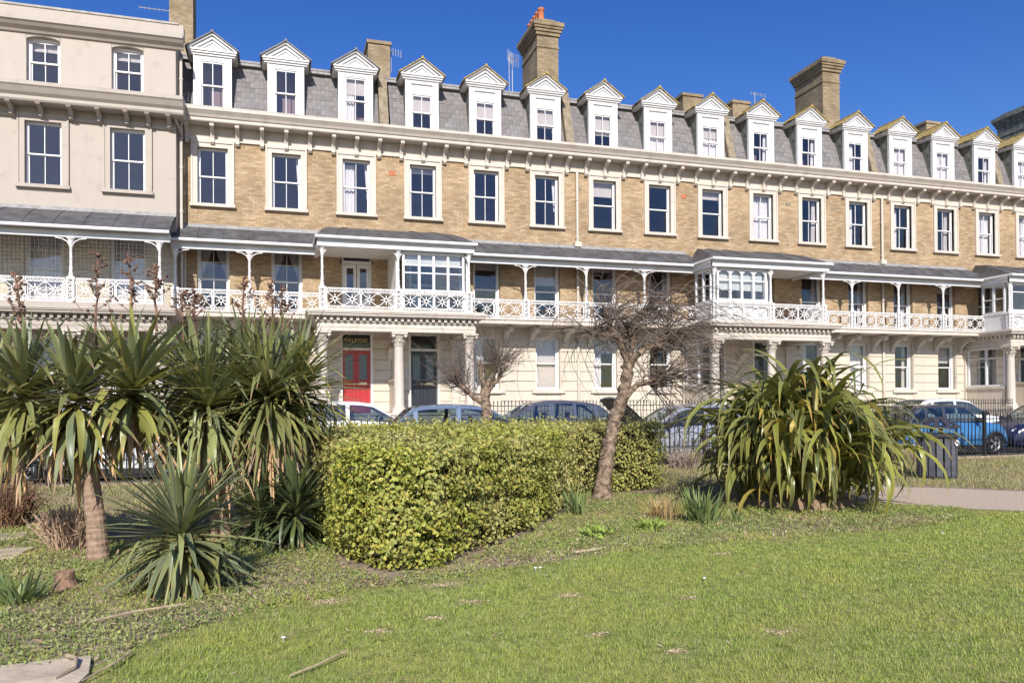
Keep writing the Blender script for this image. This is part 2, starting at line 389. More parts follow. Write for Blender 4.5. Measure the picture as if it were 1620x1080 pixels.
def rail_mesh(W, H=.68):
    """cast iron balcony panel: two sunbursts between bands of lozenges"""
    mb = MB(); D = .03
    bar = lambda x0, z0, x1, z1, w=.02, d=D: mb.bar((x0,0,z0), (x1,0,z1), w, d)
    bar(0, .012, W, .012, .026); bar(0, H-.015, W, H-.015, .034, .05); bar(0, .115, W, .115, .018); bar(0, H-.125, W, H-.125, .018)
    bar(.013, .02, .013, H-.02, .026); bar(W-.013, .02, W-.013, H-.02, .026)
    n = max(6, int(W/.1)); s = (W-.03)/n
    for za, zb in ((.02, .108), (H-.117, H-.03)):
        zm = (za+zb)/2
        for i in range(n):
            x = .015+(i+.5)*s
            for a, b in (((-s/2, 0), (0, .04)), ((0, .04), (s/2, 0)), ((s/2, 0), (0, -.04)), ((0, -.04), (-s/2, 0))):
                bar(x+a[0], zm+a[1], x+b[0], zm+b[1], .017, D*.8)
    za, zb = .124, H-.134; zm = (za+zb)/2; hw = W/2
    for k in range(2):
        cx = hw*(k+.5)
        pts = [(cx+.055*math.cos(a), zm+.055*math.sin(a)) for a in [2*math.pi*i/12 for i in range(12)]]
        for i in range(12): p, q = pts[i], pts[(i+1) % 12]; bar(p[0], p[1], q[0], q[1], .026, D*1.2)
        for i in range(8):
            a = math.pi/4*i; c, sn = math.cos(a), math.sin(a)
            if i % 2: e = (cx+hw*.47*(1 if c > 0 else -1), zm+(zb-za)*.5*(1 if sn > 0 else -1))
            else: e = (cx+.155*c, zm+.155*sn)
            bar(cx+.06*c, zm+.06*sn, e[0], e[1], .022 if i % 2 else .026)
    for xx in (0.02, hw, W-.02):
        for zz in (za, zb): mb.lathe([(.045, -.012), (.045, .012)], 10, (xx, 0, zz), axis='y')
    return mb
def rail_panel(parent, x, y, z, W, rotz=0):
    return ob('railing_panel', cached(('rail', round(W,3)), lambda: rail_mesh(W).mesh('railing_panel', CASTIRON)), parent, (x, y, z), (0,0,rotz))
def col_mesh(H):
    """slim cast iron verandah column with twisted shaft, flared head, on a pierced pedestal"""
    def f():
        mb = MB(); pz = .70
        for sx in (-1, 1):
            for sy in (-1, 1): mb.box(sx*.08-.02, sx*.08+.02, sy*.06-.02, sy*.06+.02, 0, pz)
        mb.box(-.11, .11, -.09, .09, 0, .09); mb.box(-.11, .11, -.09, .09, pz-.06, pz+.02); mb.box(-.06, .06, .0, .02, .09, pz-.06)
        for k in range(3): mb.bar((-.06, -.06, .13+k*.17), (.06, -.06, .27+k*.17), .025, .02); mb.bar((.06, -.06, .13+k*.17), (-.06, -.06, .27+k*.17), .025, .02)
        mb.lathe([(.075,pz+.02),(.06,pz+.07),(.07,pz+.11),(.05,pz+.14),(.042,pz+.2),(.055,pz+.26),(.04,pz+.30),(.036,H-.30),(.055,H-.28),(.04,H-.25),(.06,H-.16),(.085,H-.07),(.11,H-.05),(.11,H)], 10)
        for k in range(10):
            z = pz+.34+(H-pz-.7)*k/10; a = k*1.1
            mb.tube([(.036*math.cos(a+j*.5), .036*math.sin(a+j*.5), z+j*(H-pz-.7)/30) for j in range(4)], .012, 4)
        return mb.mesh('verandah_column', CASTIRON)
    return cached(('vcol', round(H,2)), f)
CANOPY = [(0,7.37),(-.28,7.29),(-.6,7.12),(-.88,6.90),(-1.08,6.74)]
def canopy(parent, x0, x1, prof=CANOPY, yb=-1.05, zg=6.72, name='canopy'):
    mb = MB(); mb.grid([[(x, y, z) for y, z in prof] for x in np.linspace(x0, x1, 9)])
    mb.grid([[(x, y+.01, z-.035) for y, z in prof] for x in np.linspace(x0, x1, 9)])
    n = int((x1-x0)/.75)
    c = build(name, mb, LEAD, parent)
    r = MB()
    for k in range(1, n):
        x = x0+(x1-x0)*k/n; r.tube([(x, y, z+.008) for y, z in prof], .014, 5)
    if n > 1: tag(build('lead_roll', r, LEAD, c), kind='stuff')
    e = MB(); e.box(x0, x1, -.03, .0, prof[0][1]-.02, prof[0][1]+.1); e.box(x0, x1, -.14, -.03, prof[0][1]-.035, prof[0][1]-.01); build('flashing', e, LEADLIGHT, c)
    g = MB(); g.tube([(x0, prof[-1][0]-.05, zg), (x1, prof[-1][0]-.05, zg)], .055, 10); build('gutter', g, WHITE, c)
    b = MB(); b.box(x0, x1, yb+.12, yb+.2, zg-.22, zg-.02); b.box(x0, x1, yb+.10, yb+.22, zg-.245, zg-.215); build('fascia_beam', b, WHITE, c)
    return c
def brackets_arch(parent, x, y, z, sx):
    """curved spandrel under the canopy beam beside a column"""
    me = cached('spandrel', lambda: MB().tube([(0,0,-.42),(.02,0,-.25),(.09,0,-.11),(.22,0,-.03),(.4,0,0)], [.018]*5, 6).mesh('spandrel', CASTIRON))
    return ob('spandrel', me, parent, (x, y, z), (0,0,0), (sx,1,1))
def console_mesh():
    # big scrolled console under the balcony slab
    poly = [(0,4.34),(-.78,4.34),(-.84,4.28),(-.83,4.18),(-.74,4.13),(-.66,4.17),(-.5,4.16),(-.32,4.05),(-.2,3.93),(-.14,3.84),(-.15,3.76),(-.09,3.70),(-.03,3.74),(0,3.8)]
    mb = MB().prism(poly, -.085, .085); mb.lathe([(.075,-.1),(.075,.1)], 12, (0,-.76,4.235), axis='x'); mb.lathe([(.05,-.095),(.05,.095)], 10, (0,-.09,3.77), axis='x')
    return mb.mesh('console', STONE)
def corbel_mesh(k=1., trim=None):
    poly = [(0,.44),(-.42*k,.44),(-.46*k,.39),(-.44*k,.32),(-.36*k,.29),(-.25*k,.26),(-.15*k,.16),(-.11*k,.04),(-.12*k,-.03),(-.13*k,-.09),(-.07*k,-.15),(0,-.15)]
    mb = MB().prism(poly, -.06, .06); mb.lathe([(.06,-.066),(.06,.066)], 12, (0,-.40*k,.365), axis='x')
    return mb.mesh('corbel', trim or STONE)
CORNICE = [(0,10.66),(-.50,10.66),(-.52,10.69),(-.52,10.77),(-.56,10.79),(-.60,10.86),(-.68,10.95),(-.70,10.97),(-.70,11.04),(-.66,11.06),(0,11.09)]
FRIEZE = [(0,10.20),(-.06,10.20),(-.06,10.235),(-.04,10.245),(-.04,10.33),(-.06,10.35),(-.02,10.37),(-.02,10.66),(0,10.66)]

SLY0, SLZ0, SLY1, SLZ1 = .16, 11.12, .82, 13.08
SL_A = math.atan2(SLZ1-SLZ0, SLY1-SLY0); SL_L = math.hypot(SLZ1-SLZ0, SLY1-SLY0)
def slates(parent, a, b, sep=True):
    n = max(1, round((b-a)/.265)); w = (b-a)/n; rows = 10; ex = SL_L/rows
    me = cached('slate', lambda: MB().box(-.5, .5, 0, ex+.06, -.004, .004).mesh('slate', SLATE))
    join = MB()
    for r in range(rows):
        off = 0 if r % 2 == 0 else .5
        for k in range(n+(r % 2)):
            x0 = max(a, a+(k-off)*w); x1 = min(b, a+(k+1-off)*w)
            s = r*ex; y = SLY0+math.cos(SL_A)*s-.012; z = SLZ0+math.sin(SL_A)*s-.004
            ob('slate', me, parent, ((x0+x1)/2, y-.012*random.random(), z-.012*random.random()), (SL_A-.035+random.gauss(0,.006), random.gauss(0,.005), 0), (x1-x0-.006, 1, 1))

def dormer(parent, cx, panel, dress, lichen=True, nx=2):
    d = ob('dormer', cached(('dorm', panel), lambda: dormer_front(panel)), parent, (cx, .06, 0))
    def ped():
        m = MB(); m.box(-.73, .73, -.10, .1, 13.06, 13.12); m.box(-.76, .76, -.14, .1, 13.12, 13.17); m.box(-.69, .69, -.05, .1, 13.0, 13.06)
        m.prism([(-.70,13.17),(.70,13.17),(0,13.66)], -.03, .1, 'y')
        for k, (o, yy, w) in enumerate(((0,-.13,.075),(.105,-.085,.05),(.2,-.06,.04))):
            for s in (-1, 1):
                ang = math.atan2(.5, .74); dx, dz = math.sin(ang)*o, 0
                m.bar((s*(.75-o*1.9), yy/2-.0, 13.195+.0), (0, yy/2, 13.195+(.75-o*1.9)*.5/.74), w, -yy+.02, (0,1,0))
        return m.mesh('pediment', WHITE)
    ob('pediment', cached('ped', ped), d)
    def roof():
        m = MB()
        for s in (-1, 1):
            a = [(s*.83, -.2, 13.155), (s*.83, 1.25, 13.155), (0, 1.25, 13.725), (0, -.2, 13.725)]
            m.add(a+[(x, y, z+.035) for x, y, z in a], [(0,1,2,3),(4,5,6,7),(0,1,5,4),(0,3,7,4),(1,2,6,5)])
        m.tube([(0,-.21,13.755),(0,1.25,13.755)], .045, 6)
        return m
    ob('dormer_roof', cached(('droof', lichen), lambda: roof().mesh('dormer_roof', LICHEN if lichen else SLATE)), d)
    def eaves():
        m = MB()
        for s in (-1, 1): m.box(min(s*.58, s*.76), max(s*.58, s*.76), .1, 1.2, 13.03, 13.15)
        m.add([(-.8,1.2,13.15),(.8,1.2,13.15),(0,1.2,13.7)], [(0,1,2)])
        return m.mesh('eaves_board', OFFWHITE)
    ob('eaves_board', cached('eav', eaves), d)
    for s_ in (-1, 1):
        ob('cheek', cached(('chk', s_), lambda: MB().prism([(.1,11.1),(.16,11.1),(.84,13.05),(.1,13.05)], *sorted((s_*.555, s_*.575))).mesh('cheek', SLATECHEEK)), d)
    ob('interior', cached('dint', lambda: MB().grid([[(-.5,.1,11.2),(-.5,.9,11.2),(.5,.9,11.2),(.5,.1,11.2)],[(-.5,.1,13),(-.5,.9,13),(.5,.9,13),(.5,.1,13)]]).mesh('interior', INTERIOR)), d)
    z0, z1 = 11.24, (12.52 if panel else 12.86); w = .77
    mb, panes = sash_parts(w, z1-z0, nx, 1)
    ob('sash', cached(('dsash', panel, nx), lambda: mb.mesh('sash', WHITE)), d, (0, .05, z0))
    for x, y, z, a, b in panes: pane_obj(d, x, .05+y, z0+z, a, b)
    h = z1-z0
    for q in (dress or '').split('+'):
        if q.startswith('blind'):
            f = float(q[5:]); ob('blind', cached(('dbl', f, panel), lambda: MB().box(-.4, .4, 0, .006, h*(1-f), h).mesh('blind', BLIND)), d, (0, .17, z0))
        elif q: ob('curtain', cached(('dcu', q, panel), lambda: curtain_mesh(q, w, h).mesh('curtain', NET, True)), d, (0, .2, z0))
    return d
def dormer_front(panel):
    mb = MB()
    for s in (-1, 1):
        mb.box(min(s*.385, s*.575), max(s*.385, s*.575), 0, .14, 11.12, 13.02)
        mb.box(min(s*.555, s*.59), max(s*.555, s*.59), -.02, .1, 11.12, 13.01)
    mb.box(-.385, .385, 0, .14, 12.87, 13.02); mb.box(-.385, .385, 0, .14, 11.12, 11.235)
    if panel:
        mb.box(-.385, .385, .055, .1, 12.54, 12.87)
        for k in range(14): mb.lathe([(.026,.035),(.026,.06)], 8, (-.36+.72*k/13, 0, 12.545), axis='y')
        mb.box(-.385, .385, .035, .055, 12.55, 12.60)
    return mb.mesh('dormer', WHITE)

def chimney(parent, x0, x1, y0, y1, z0, z1, pots=0, caps=True, mat_=None):
    mb = MB(); zc = z1-.75 if caps else z1-.12
    mb.box(x0, x1, y0, y1, z0, zc)
    if caps:
        mb.box(x0-.03, x1+.03, y0-.03, y1+.03, z0, z0+1.15)
        for k, (a, b, o) in enumerate(((zc-.5,zc-.43,.03),(zc,zc+.14,.06),(zc+.14,zc+.26,.11),(zc+.26,zc+.36,.16),(zc+.36,zc+.52,.2))): mb.box(x0-o, x1+o, y0-o, y1+o, a, b)
        mb.box(x0-.06, x1+.06, y0-.06, y1+.06, zc+.52, zc+.62); mb.box(x0+.12, x1-.12, y0+.12, y1-.12, zc+.62, z1)
    else: mb.box(x0-.05, x1+.05, y0-.05, y1+.05, zc, z1)
    c = build('chimney', mb, mat_ or BRICK_CH, parent)
    me = cached('pot', lambda: MB().lathe([(.15,0),(.16,.06),(.13,.09),(.115,.42),(.145,.45),(.145,.52),(.12,.53),(.11,.4)], 14).mesh('chimney_pot', POT, True))
    for k in range(pots): ob('chimney_pot', me, c, ((x0+x1)/2-.18, y0+.3+(y1-y0-.6)*k/max(1, pots-1), z1-.03))
    return c

def ashlar(parent, x0, x1, z0, z1, holes, y=0., trim=None, h=.362):
    """channelled stucco: every course is laid as blocks between the openings"""
    n = round((z1-z0)/h); hh = (z1-z0)/n; trim = trim or STUCCO
    for r in range(n):
        a, b = z0+r*hh, z0+(r+1)*hh
        cuts = [(h_[0], h_[1]) for h_ in holes if h_[2] < b-.04 and h_[3] > a+.04]
        segs = []; x = x0
        for c, d in sorted(cuts):
            if c-x > .06: segs.append((x, c))
            x = d
        if x1-x > .06: segs.append((x, x1))
        for c, d in segs:
            W = d-c; H = hh-.03
            me = cached(('ash', round(W,3), round(H,3), trim.name), lambda: MB().box(-W/2, W/2, -.035, .01, 0, H).mesh('ashlar_course', trim))
            ob('ashlar_course', me, parent, ((c+d)/2, y, a+.015))
def pipe(parent, x, z0, z1, y=-.09, r=.05, hopper=False, shoe=False, name='downpipe', m=None):
    mb = MB(); mb.tube([(x,y,z0),(x,y,z1)], r, 10)
    for z in np.arange(z0+.3, z1, 1.4): mb.tube([(x,y,z),(x,y,z+.07)], r*1.3, 10)
    if hopper: mb.box(x-.13, x+.13, y-.1, y+.08, z0-.02, z0+.16)
    return build(name, mb, m or STONE, parent)

def balcony(parent, xa, xb, cols, windows, spanL=True):
    """regular first floor balcony between local xa..xb"""
    mb = MB(); mb.box(xa, xb, -1.08, 0, 4.40, 4.52); mb.box(xa, xb, -1.14, 0, 4.36, 4.41); mb.box(xa, xb, -1.12, -1.04, 4.50, 4.545)
    s = build('balcony', mb, STONE, parent)
    for x in cols: ob('verandah_column', col_mesh(1.92), s, (x, -.97, 4.53))
    edges = sorted(set([xa-.06, xb+.06]+list(cols)))
    if cols and abs(cols[0]-xa) < .2: edges = sorted(set([xb+.06]+list(cols)))
    if cols and abs(cols[-1]-xb) < .05: edges = [e for e in edges if e < xb+.05]
    for a, b in zip(edges, edges[1:]):
        a2, b2 = a+.11, b-.11; W = (b2-a2)/2
        if W < .3: continue
        for k in range(2): rail_panel(s, a2+k*W, -.98, 4.545, W-.012)
    for x in cols:
        for sx in (-1, 1):
            if xa-.01 < x+sx*.4 < xb+.01: brackets_arch(s, x, -.97, 6.44, sx)
    for wx in windows:
        for s_ in (-1, 1): ob('console', cached('console', console_mesh), s, (wx+s_*.66, 0, 0))
    return s

# ------------------------------------------------------------------ the brick terrace
W2D = [['', 'right', 'half+right'], ['blind0.12', '', 'right'], ['blind0.3', '', 'blind0.18'], ['net', 'right+sides', 'half'], ['half', 'sides', 'net'], ['net', 'sides', '']]
DORM = [['', '', 'half+blind0.35'], ['blind0.45+right', 'blind0.5+right', 'blind0.55+right'], ['blind0.6', 'blind0.5+net', 'blind0.35+net'], ['sides', 'sides', 'half'], ['net', 'net', 'sides'], ['net', '', '']]
W1D = [['tied', 'tied', ''], ['', 'blind0.2', 'blind0.4'], ['blind0.15', 'sides', ''], ['', 'sides', 'sides'], ['sides', 'blind0.25', 'sides'], ['', '', '']]
W0D = [['', '', ''], ['', 'half', 'blind0.97'], ['half+blind0.3', 'blind0.2', 'net'], ['', 'half', 'net'], ['sides', 'blind0.4', 'sides'], ['', '', '']]
HLAB = ['yellow brick terraced house joined to the cream house, tied-back curtains on its first floor',
        'yellow brick terraced house with the tall potted chimney on its right party wall',
        'yellow brick terraced house behind the bare tree, with undivided upper sash panes',
        'yellow brick terraced house behind the big flax plant, tall plain chimney on its right',
        'yellow brick terraced house above the blue hatchback, between two roof piers',
        'yellow brick terraced house at the far right end, mostly out of view']
for j in range(6):
    x0 = -3.18+6.915*j
    E = thing('terraced_house', HLAB[j], 'house', (x0, F, 0), 0, 'yellow brick terraced houses in the row')
    cxs = [1.1525+BAY*i for i in range(3)]; L = 6.915
    pb = 2 if j % 2 == 0 else 0                      # the bay that lies in the porch
    # walls
    holes2 = [(c-.465, c+.465, 8.14, 9.98) for c in cxs]
    holes1 = [(c-.50, c+.50, 4.55, 6.92) if i != pb else (c-.5, c+.5, 4.55, 7.08) for i, c in enumerate(cxs)]
    bw = wall_holes(0, L, 4.40, 10.25, holes2+holes1)
    build('brick_wall', bw, BRICK, E)
    holes0 = [(c-.47, c+.47, 2.12, 4.05) if i != pb else (c-.5, c+.5, 1.3, 4.05) for i, c in enumerate(cxs)]
    build('stucco_wall', wall_holes(0, L, 0, 4.40, holes0, 0, .28), STUCCO, E)
    fr = [(h[0]-.03, h[1]+.03, h[2]-(.19 if i != pb else 0), h[3]+.03) for i, h in enumerate(holes0)]
    ashlar(E, .012, L-.012, 1.32, 3.86, fr)
    pl = MB(); pl.box(.0, L, -.06, .01, 0, 1.26); build('plinth', pl, STUCCO, E)
    it = MB()
    for z in (1.2, 4.45, 7.6, 10.6): it.add([(0,.3,z),(L,.3,z),(L,3.2,z),(0,3.2,z)], [(0,1,2,3)])
    it.add([(0,3.2,0),(L,3.2,0),(L,3.2,11),(0,3.2,11)], [(0,1,2,3)])
    for k in range(4): x = BAY*k; x = min(max(x, .01), L-.01); it.add([(x,.3,0),(x,3.2,0),(x,3.2,11),(x,.3,11)], [(0,1,2,3)])
    build('interior', it, INTERIOR, E)
    # windows
    for i, c in enumerate(cxs):
        add_window(E, c, 8.14, 9.98, .93, 1 if j == 2 else 2, 1, 'arch', dress=W2D[j][i])
        if i != pb:
            add_window(E, c, 4.55, 6.92, 1.0, 2 if j == 0 else 1, 2 if j == 0 else 1, 'plain', dress=W1D[j][i])
            add_window(E, c, 2.12, 4.05, .94, 1, 1, 'gf', dress=W0D[j][i])
        elif j in (0, 5):
            # french doors with a transom light onto the porch balcony
            fd = build('french_door', MB().box(-.5,-.44,.05,.2,0,2.53).box(.44,.5,.05,.2,0,2.53).box(-.44,.44,.05,.2,2.47,2.53).box(-.56,.56,.0,.2,1.86,1.95), WHITE, E, loc=(c, 0, 4.55))
            for s in (-1, 1):
                x0_, x1_ = (-.435, -.01) if s < 0 else (.01, .435)
                lf = MB().box(x0_, x0_+.1, .08, .14, 0, 1.85).box(x1_-.1, x1_, .08, .14, 0, 1.85).box(x0_+.1, x1_-.1, .08, .14, 0, .62).box(x0_+.1, x1_-.1, .08, .14, 1.72, 1.85)
                build('leaf', lf, WHITE, fd); pane_obj(fd, (x0_+x1_)/2, .11, 1.17, .225, 1.1)
            pane_obj(fd, 0, .12, 2.21, .88, .52)
        else: add_window(E, c, 4.55, 7.08, 1.0, 1, 1, 'plain')
    # cornice, corbels, parapet
    build('frieze', MB().prism(FRIEZE, 0, L), STONE, E); build('cornice', MB().prism(CORNICE, 0, L), STONE, E)
    for k in range(9): ob('corbel', cached('corbel', corbel_mesh), E, (.384+k*L/9, -.02, 10.22))
    gm = COPING if j == 0 else STONE
    if j == 0: build('blocking_course', MB().box(0, 6.3, -.3, .1, 11.085, 11.24), COPING, E); build('blocking_course', MB().box(6.3, L, -.3, .1, 11.085, 11.2), STONE, E)
    else: build('blocking_course', MB().box(0, L, -.3, .1, 11.085, 11.2), STONE, E)
    # mansard
    gaps = []; x = .06
    for c in cxs: gaps.append((x, c-.575)); x = c+.575
    gaps.append((x, L-.34))
    un = MB()
    for a, b in gaps: un.add([(a, SLY0+.03, SLZ0-.1), (b, SLY0+.03, SLZ0-.1), (b, SLY1+.02, SLZ1), (a, SLY1+.02, SLZ1)], [(0,1,2,3)]); slates(E, a, b)
    build('roof', un.add([(0,.75,13.1),(L,.75,13.1),(L,9,13.75),(0,9,13.75)], [(0,1,2,3)]).add([(0,9,13.75),(L,9,13.75),(L,9,0),(0,9,0)], [(0,1,2,3)]), UNDER, E)
    build('roof_curb', MB().box(0, L, .66, .86, 13.08, 13.17).tube([(0,.68,13.2),(L,.68,13.2)], .05, 6), LEADLIGHT, E)
    for i, c in enumerate(cxs): dormer(E, c, j > 0, DORM[j][i], j > 0)
    pr = MB(); pr.prism([(-.02,11.1),(.2,11.1),(.95,13.25),(.95,13.42),(.62,13.42),(.58,13.2)], L-.33, L-.02); pr.box(L-.33, L-.02, .9, 3.2, 12.9, 13.42); build('party_wall', pr, PIERSTONE, E)
    # chimneys on the party walls
    if j == 0: chimney(E, 6.52, 7.36, 3.0, 4.2, 12.5, 15.6, 0, False)
    if j == 1: chimney(E, L-.46, L+.46, 3.0, 5.0, 12.6, 17.45, 5); chimney(E, 5.6, 6.15, 5.4, 6.3, 13, 15.0, 2, False, PIERSTONE)
    if j == 2: chimney(E, 6.2, 7.12, 3.0, 4.0, 12.6, 15.05, 0, False)
    if j == 3: chimney(E, 1.75, 2.6, 3.0, 4.6, 12.6, 15.0, 0, False); chimney(E, L-.42, L+.5, 3.0, 5.0, 12.6, 17.6)
    if j == 4: chimney(E, 6.5, 7.3, 4.0, 5.2, 12.6, 15.6, 0, False)
    if j == 5: chimney(E, 5.5, 6.5, 3.2, 5.2, 12.6, 16.9, mat_=SLATECHEEK)
    # balcony in two bays
    ra, rb = (0, L-BAY-.06) if pb == 2 else (BAY+.06, L)
    if pb == 2: cols = ([.12] if j == 0 else [])+[BAY]
    else: cols = [2*BAY, L]
    wins = [c for i, c in enumerate(cxs) if i != pb]
    balcony(E, ra, rb, cols, wins)
    canopy(E, ra, rb)
    if j in (1, 3): pipe(E, L+.02, 7.42, 10.2, hopper=True); pipe(E, L+.02, .6, 4.3); pipe(E, L+.02, 4.55, 7.2)
    if j == 0: pipe(E, .17, 7.42, 10.62, r=.055); pipe(E, .3, 4.55, 7.2)
    for (hx, hz, mm) in {0: [], 1: [(-.05+.13, 9.62, POT)], 2: [(4.5, 9.62, POT), (.1, 9.6, PIERSTONE)], 3: [(2.35, 9.66, PIERSTONE), (4.52, 9.64, PIERSTONE)]}.get(j, []):
        build('air_brick', MB().box(hx-.115, hx+.115, -.008, .02, hz-.08, hz+.08), mm, E)
    if pb == 0:  # house doors face the porch
        pass

# ------------------------------------------------------------------ porches
def cap_col(parent, x, y, z0, z1, r=.16):
    def f():
        mb = MB(); H = z1-z0
        mb.box(-.24, .24, -.24, .24, 0, .07); mb.lathe([(.23,.07),(.235,.11),(.21,.14),(.19,.16),(.2,.19),(r+.01,.21),(r,.25),(r*.98,H*.4),(r*.86,H-.44),(r*1.0,H-.43),(r*1.0,H-.41),(r*.86,H-.40),(r*.9,H-.2),(r*1.25,H-.08),(r*1.4,H-.06)], 20)
        mb.box(-.25, .25, -.25, .25, H-.06, H)
        for row, (zb, hh, rr, n) in enumerate(((H-.40, .15, r*.9, 8), (H-.28, .17, r*1.0, 8))):
            for k in range(n):
                a = 2*math.pi*(k+.5*row)/n; c, s = math.cos(a), math.sin(a); t = (-s*.05, c*.05)
                p0 = (c*rr, s*rr); p1 = (c*(rr+.05), s*(rr+.05)); p2 = (c*(rr+.10), s*(rr+.10))
                mb.add([(p0[0]-t[0],p0[1]-t[1],zb),(p0[0]+t[0],p0[1]+t[1],zb),(p1[0]+t[0]*1.2,p1[1]+t[1]*1.2,zb+hh*.8),(p1[0]-t[0]*1.2,p1[1]-t[1]*1.2,zb+hh*.8),(p2[0],p2[1],zb+hh*.72),(p1[0],p1[1],zb+hh)],
                       [(0,1,2,3),(2,5,3),(2,4,5),(3,5,4)])
        for sx in (-1, 1):
            for sy in (-1, 1): mb.lathe([(.055,-.03),(.055,.03)], 8, (sx*.19, sy*.19, H-.1), axis='y')
        return mb.mesh('column', STONE)
    return ob('column', cached(('ccol', round(z1-z0,2), r), f), parent, (x, y, z0))
def entablature(parent, xa, xb, yf, zt, trim=None, left=True, right=True, h=.65, name='entablature'):
    """architrave, frieze, dentil row, cornice; from the facade (y=0) out to yf"""
    trim = trim or STONE; z = zt-h
    mb = MB()
    for a_, b_, y0_, y1_ in ((xa, xb, yf, yf+.36), (xa, xa+.3, yf+.36, 0), (xb-.3, xb, yf+.36, 0)):
        mb.box(a_, b_, y0_, y1_, z, z+.12); mb.box(a_, b_, y0_, y1_, z+.15, z+.43)
    mb.box(xa-.015, xb+.015, yf-.015, yf+.37, z+.12, z+.15); mb.box(xa-.015, xa+.31, yf+.37, 0, z+.12, z+.15); mb.box(xb-.31, xb+.015, yf+.37, 0, z+.12, z+.15)
    for o, a, b in ((.05,.28,.32),(.20,.43,.455),(.27,.455,.52),(.31,.52,.56),(.33,.56,.6),(.26,.6,h)): mb.box(xa-o*(1 if left else 0), xb+o*(1 if right else 0), yf-o, 0, z+a, z+b)
    e = build(name, mb, trim, parent)
    me = cached(('dentil', trim.name), lambda: MB().box(-.045, .045, -.11, .0, 0, .11).mesh('dentil', trim))
    n = int((xb-xa)/.195)
    for k in range(n+1): ob('dentil', me, e, (xa+.03+(xb-xa-.06)*k/n, yf-.04, z+.32))
    for sd, xx, rz in ((left, xa, -math.pi/2), (right, xb, math.pi/2)):
        if sd:
            for k in range(1, 11): ob('dentil', me, e, (xx+(-.04 if rz < 0 else .04), yf+.2*k, z+.32), (0,0,rz))
    return e
def glazed(parent, x0, x1, z0, z1, y, n, bars, axis='x', arch=False, name='glazed_screen', glass=None, sill=True):
    """white framed fixed glazing; axis y: runs along y from x0 to x1 at x=y"""
    g = GLASSBAY if glass is None else glass
    e = thing_part(name, parent)
    mb = MB(); st = .07
    mb.box(x0, x0+st, -.05, .05, z0, z1); mb.box(x1-st, x1, -.05, .05, z0, z1); mb.box(x0+st, x1-st, -.05, .05, z1-.09, z1); mb.box(x0+st, x1-st, -.06, .05, z0, z0+.08)
    if sill: mb.box(x0-.03, x1+.03, -.12, .06, z0-.05, z0)
    X0, X1, Z0, Z1 = x0+st, x1-st, z0+.08, z1-.09; cw = (X1-X0)/n
    for k in range(1, n): mb.box(X0+k*cw-.04, X0+k*cw+.04, -.05, .05, Z0, Z1)
    zs = [Z0]+[Z0+(Z1-Z0)*b for b in bars]+[Z1]
    for b in zs[1:-1]:
        for k in range(n): mb.box(X0+k*cw+(.04 if k else 0), X0+(k+1)*cw-(.04 if k < n-1 else 0), -.03, .03, b-.02, b+.02)
    if arch:
        for k in range(n):
            a, b = X0+k*cw+(.04 if k else 0), X0+(k+1)*cw-(.04 if k < n-1 else 0); w = b-a; P = [(a, Z1)]+[(a+w*i/8, Z1-.10+.10*math.sin(math.pi*i/8)) for i in range(9)]+[(b, Z1)]
            mb.prism(P[::-1], -.045, .0, 'y')
    mb.v = [(q[0], q[1], q[2]) for q in mb.v]
    f = build('frame', mb, WHITE, e)
    for k in range(n):
        for a, b in zip(zs, zs[1:]):
            pane_obj(e, X0+(k+.5)*cw, 0, (a+b)/2, cw-.08, b-a-.04, g)
    if axis == 'y': e.location = (y, 0, 0); e.rotation_euler = (0, 0, math.pi/2)
    else: e.location = (0, y, 0)
    return e
def thing_part(name, parent):
    o = bpy.data.objects.new(name, None); COL.objects.link(o); o.parent = parent; o.empty_display_size = .1; return o
def panel_door(parent, cx, m, dark):
    """pair of glazed door leaves with a transom light"""
    d = build('door_frame', MB().box(-.56,-.475,-.03,.3,1.3,4.05).box(.475,.56,-.03,.3,1.3,4.05).box(-.475,.475,.1,.3,4.0,4.08).box(-.475,.475,.12,.3,3.46,3.54), OFFWHITE, parent, loc=(cx, 0, 0))
    for s in (-1, 1):
        a, b = (-.475, -.004) if s < 0 else (.004, .475)
        mb = MB().box(a, b, .24, .29, 1.31, 3.46)
        mb.box(a, a+.1, .215, .24, 1.31, 3.46); mb.box(b-.1, b, .215, .24, 1.31, 3.46)
        for z0, z1 in ((1.31,1.5),(2.2,2.45),(3.32,3.46)): mb.box(a+.1, b-.1, .217, .24, z0, z1)
        mb.box(a+.13, b-.13, .222, .24, 1.56, 2.14)
        lf = build('door', mb, m, parent, loc=(cx, 0, 0))
        build('door_glass', MB().box(a+.1, b-.1, .232, .239, 2.45, 3.32), FROST, lf)
        if s > 0: build('letterbox', MB().box(a+.11, b-.11, .2, .218, 2.27, 2.36), BRASS, lf)
        build('door_knob', MB().lathe([(.012,.0),(.012,-.03),(.035,-.04),(.04,-.06),(.02,-.08)], 10, ((b-.06 if s < 0 else a+.06), .215, 2.3), axis='y'), BRASS, lf)
    pane_obj(d, 0, .2, 3.77, .93, .46, DARKTRANSOM, 'transom_light')
    return d
PX = [3.73, 17.56, 31.40]
PLAB = ['two-door portico with the red and black doors, white columns and glazed balcony bay',
        'columned portico between bare tree and flax, white arched glazed bay above it',
        'columned portico at the right edge with a wide plain glazed bay']
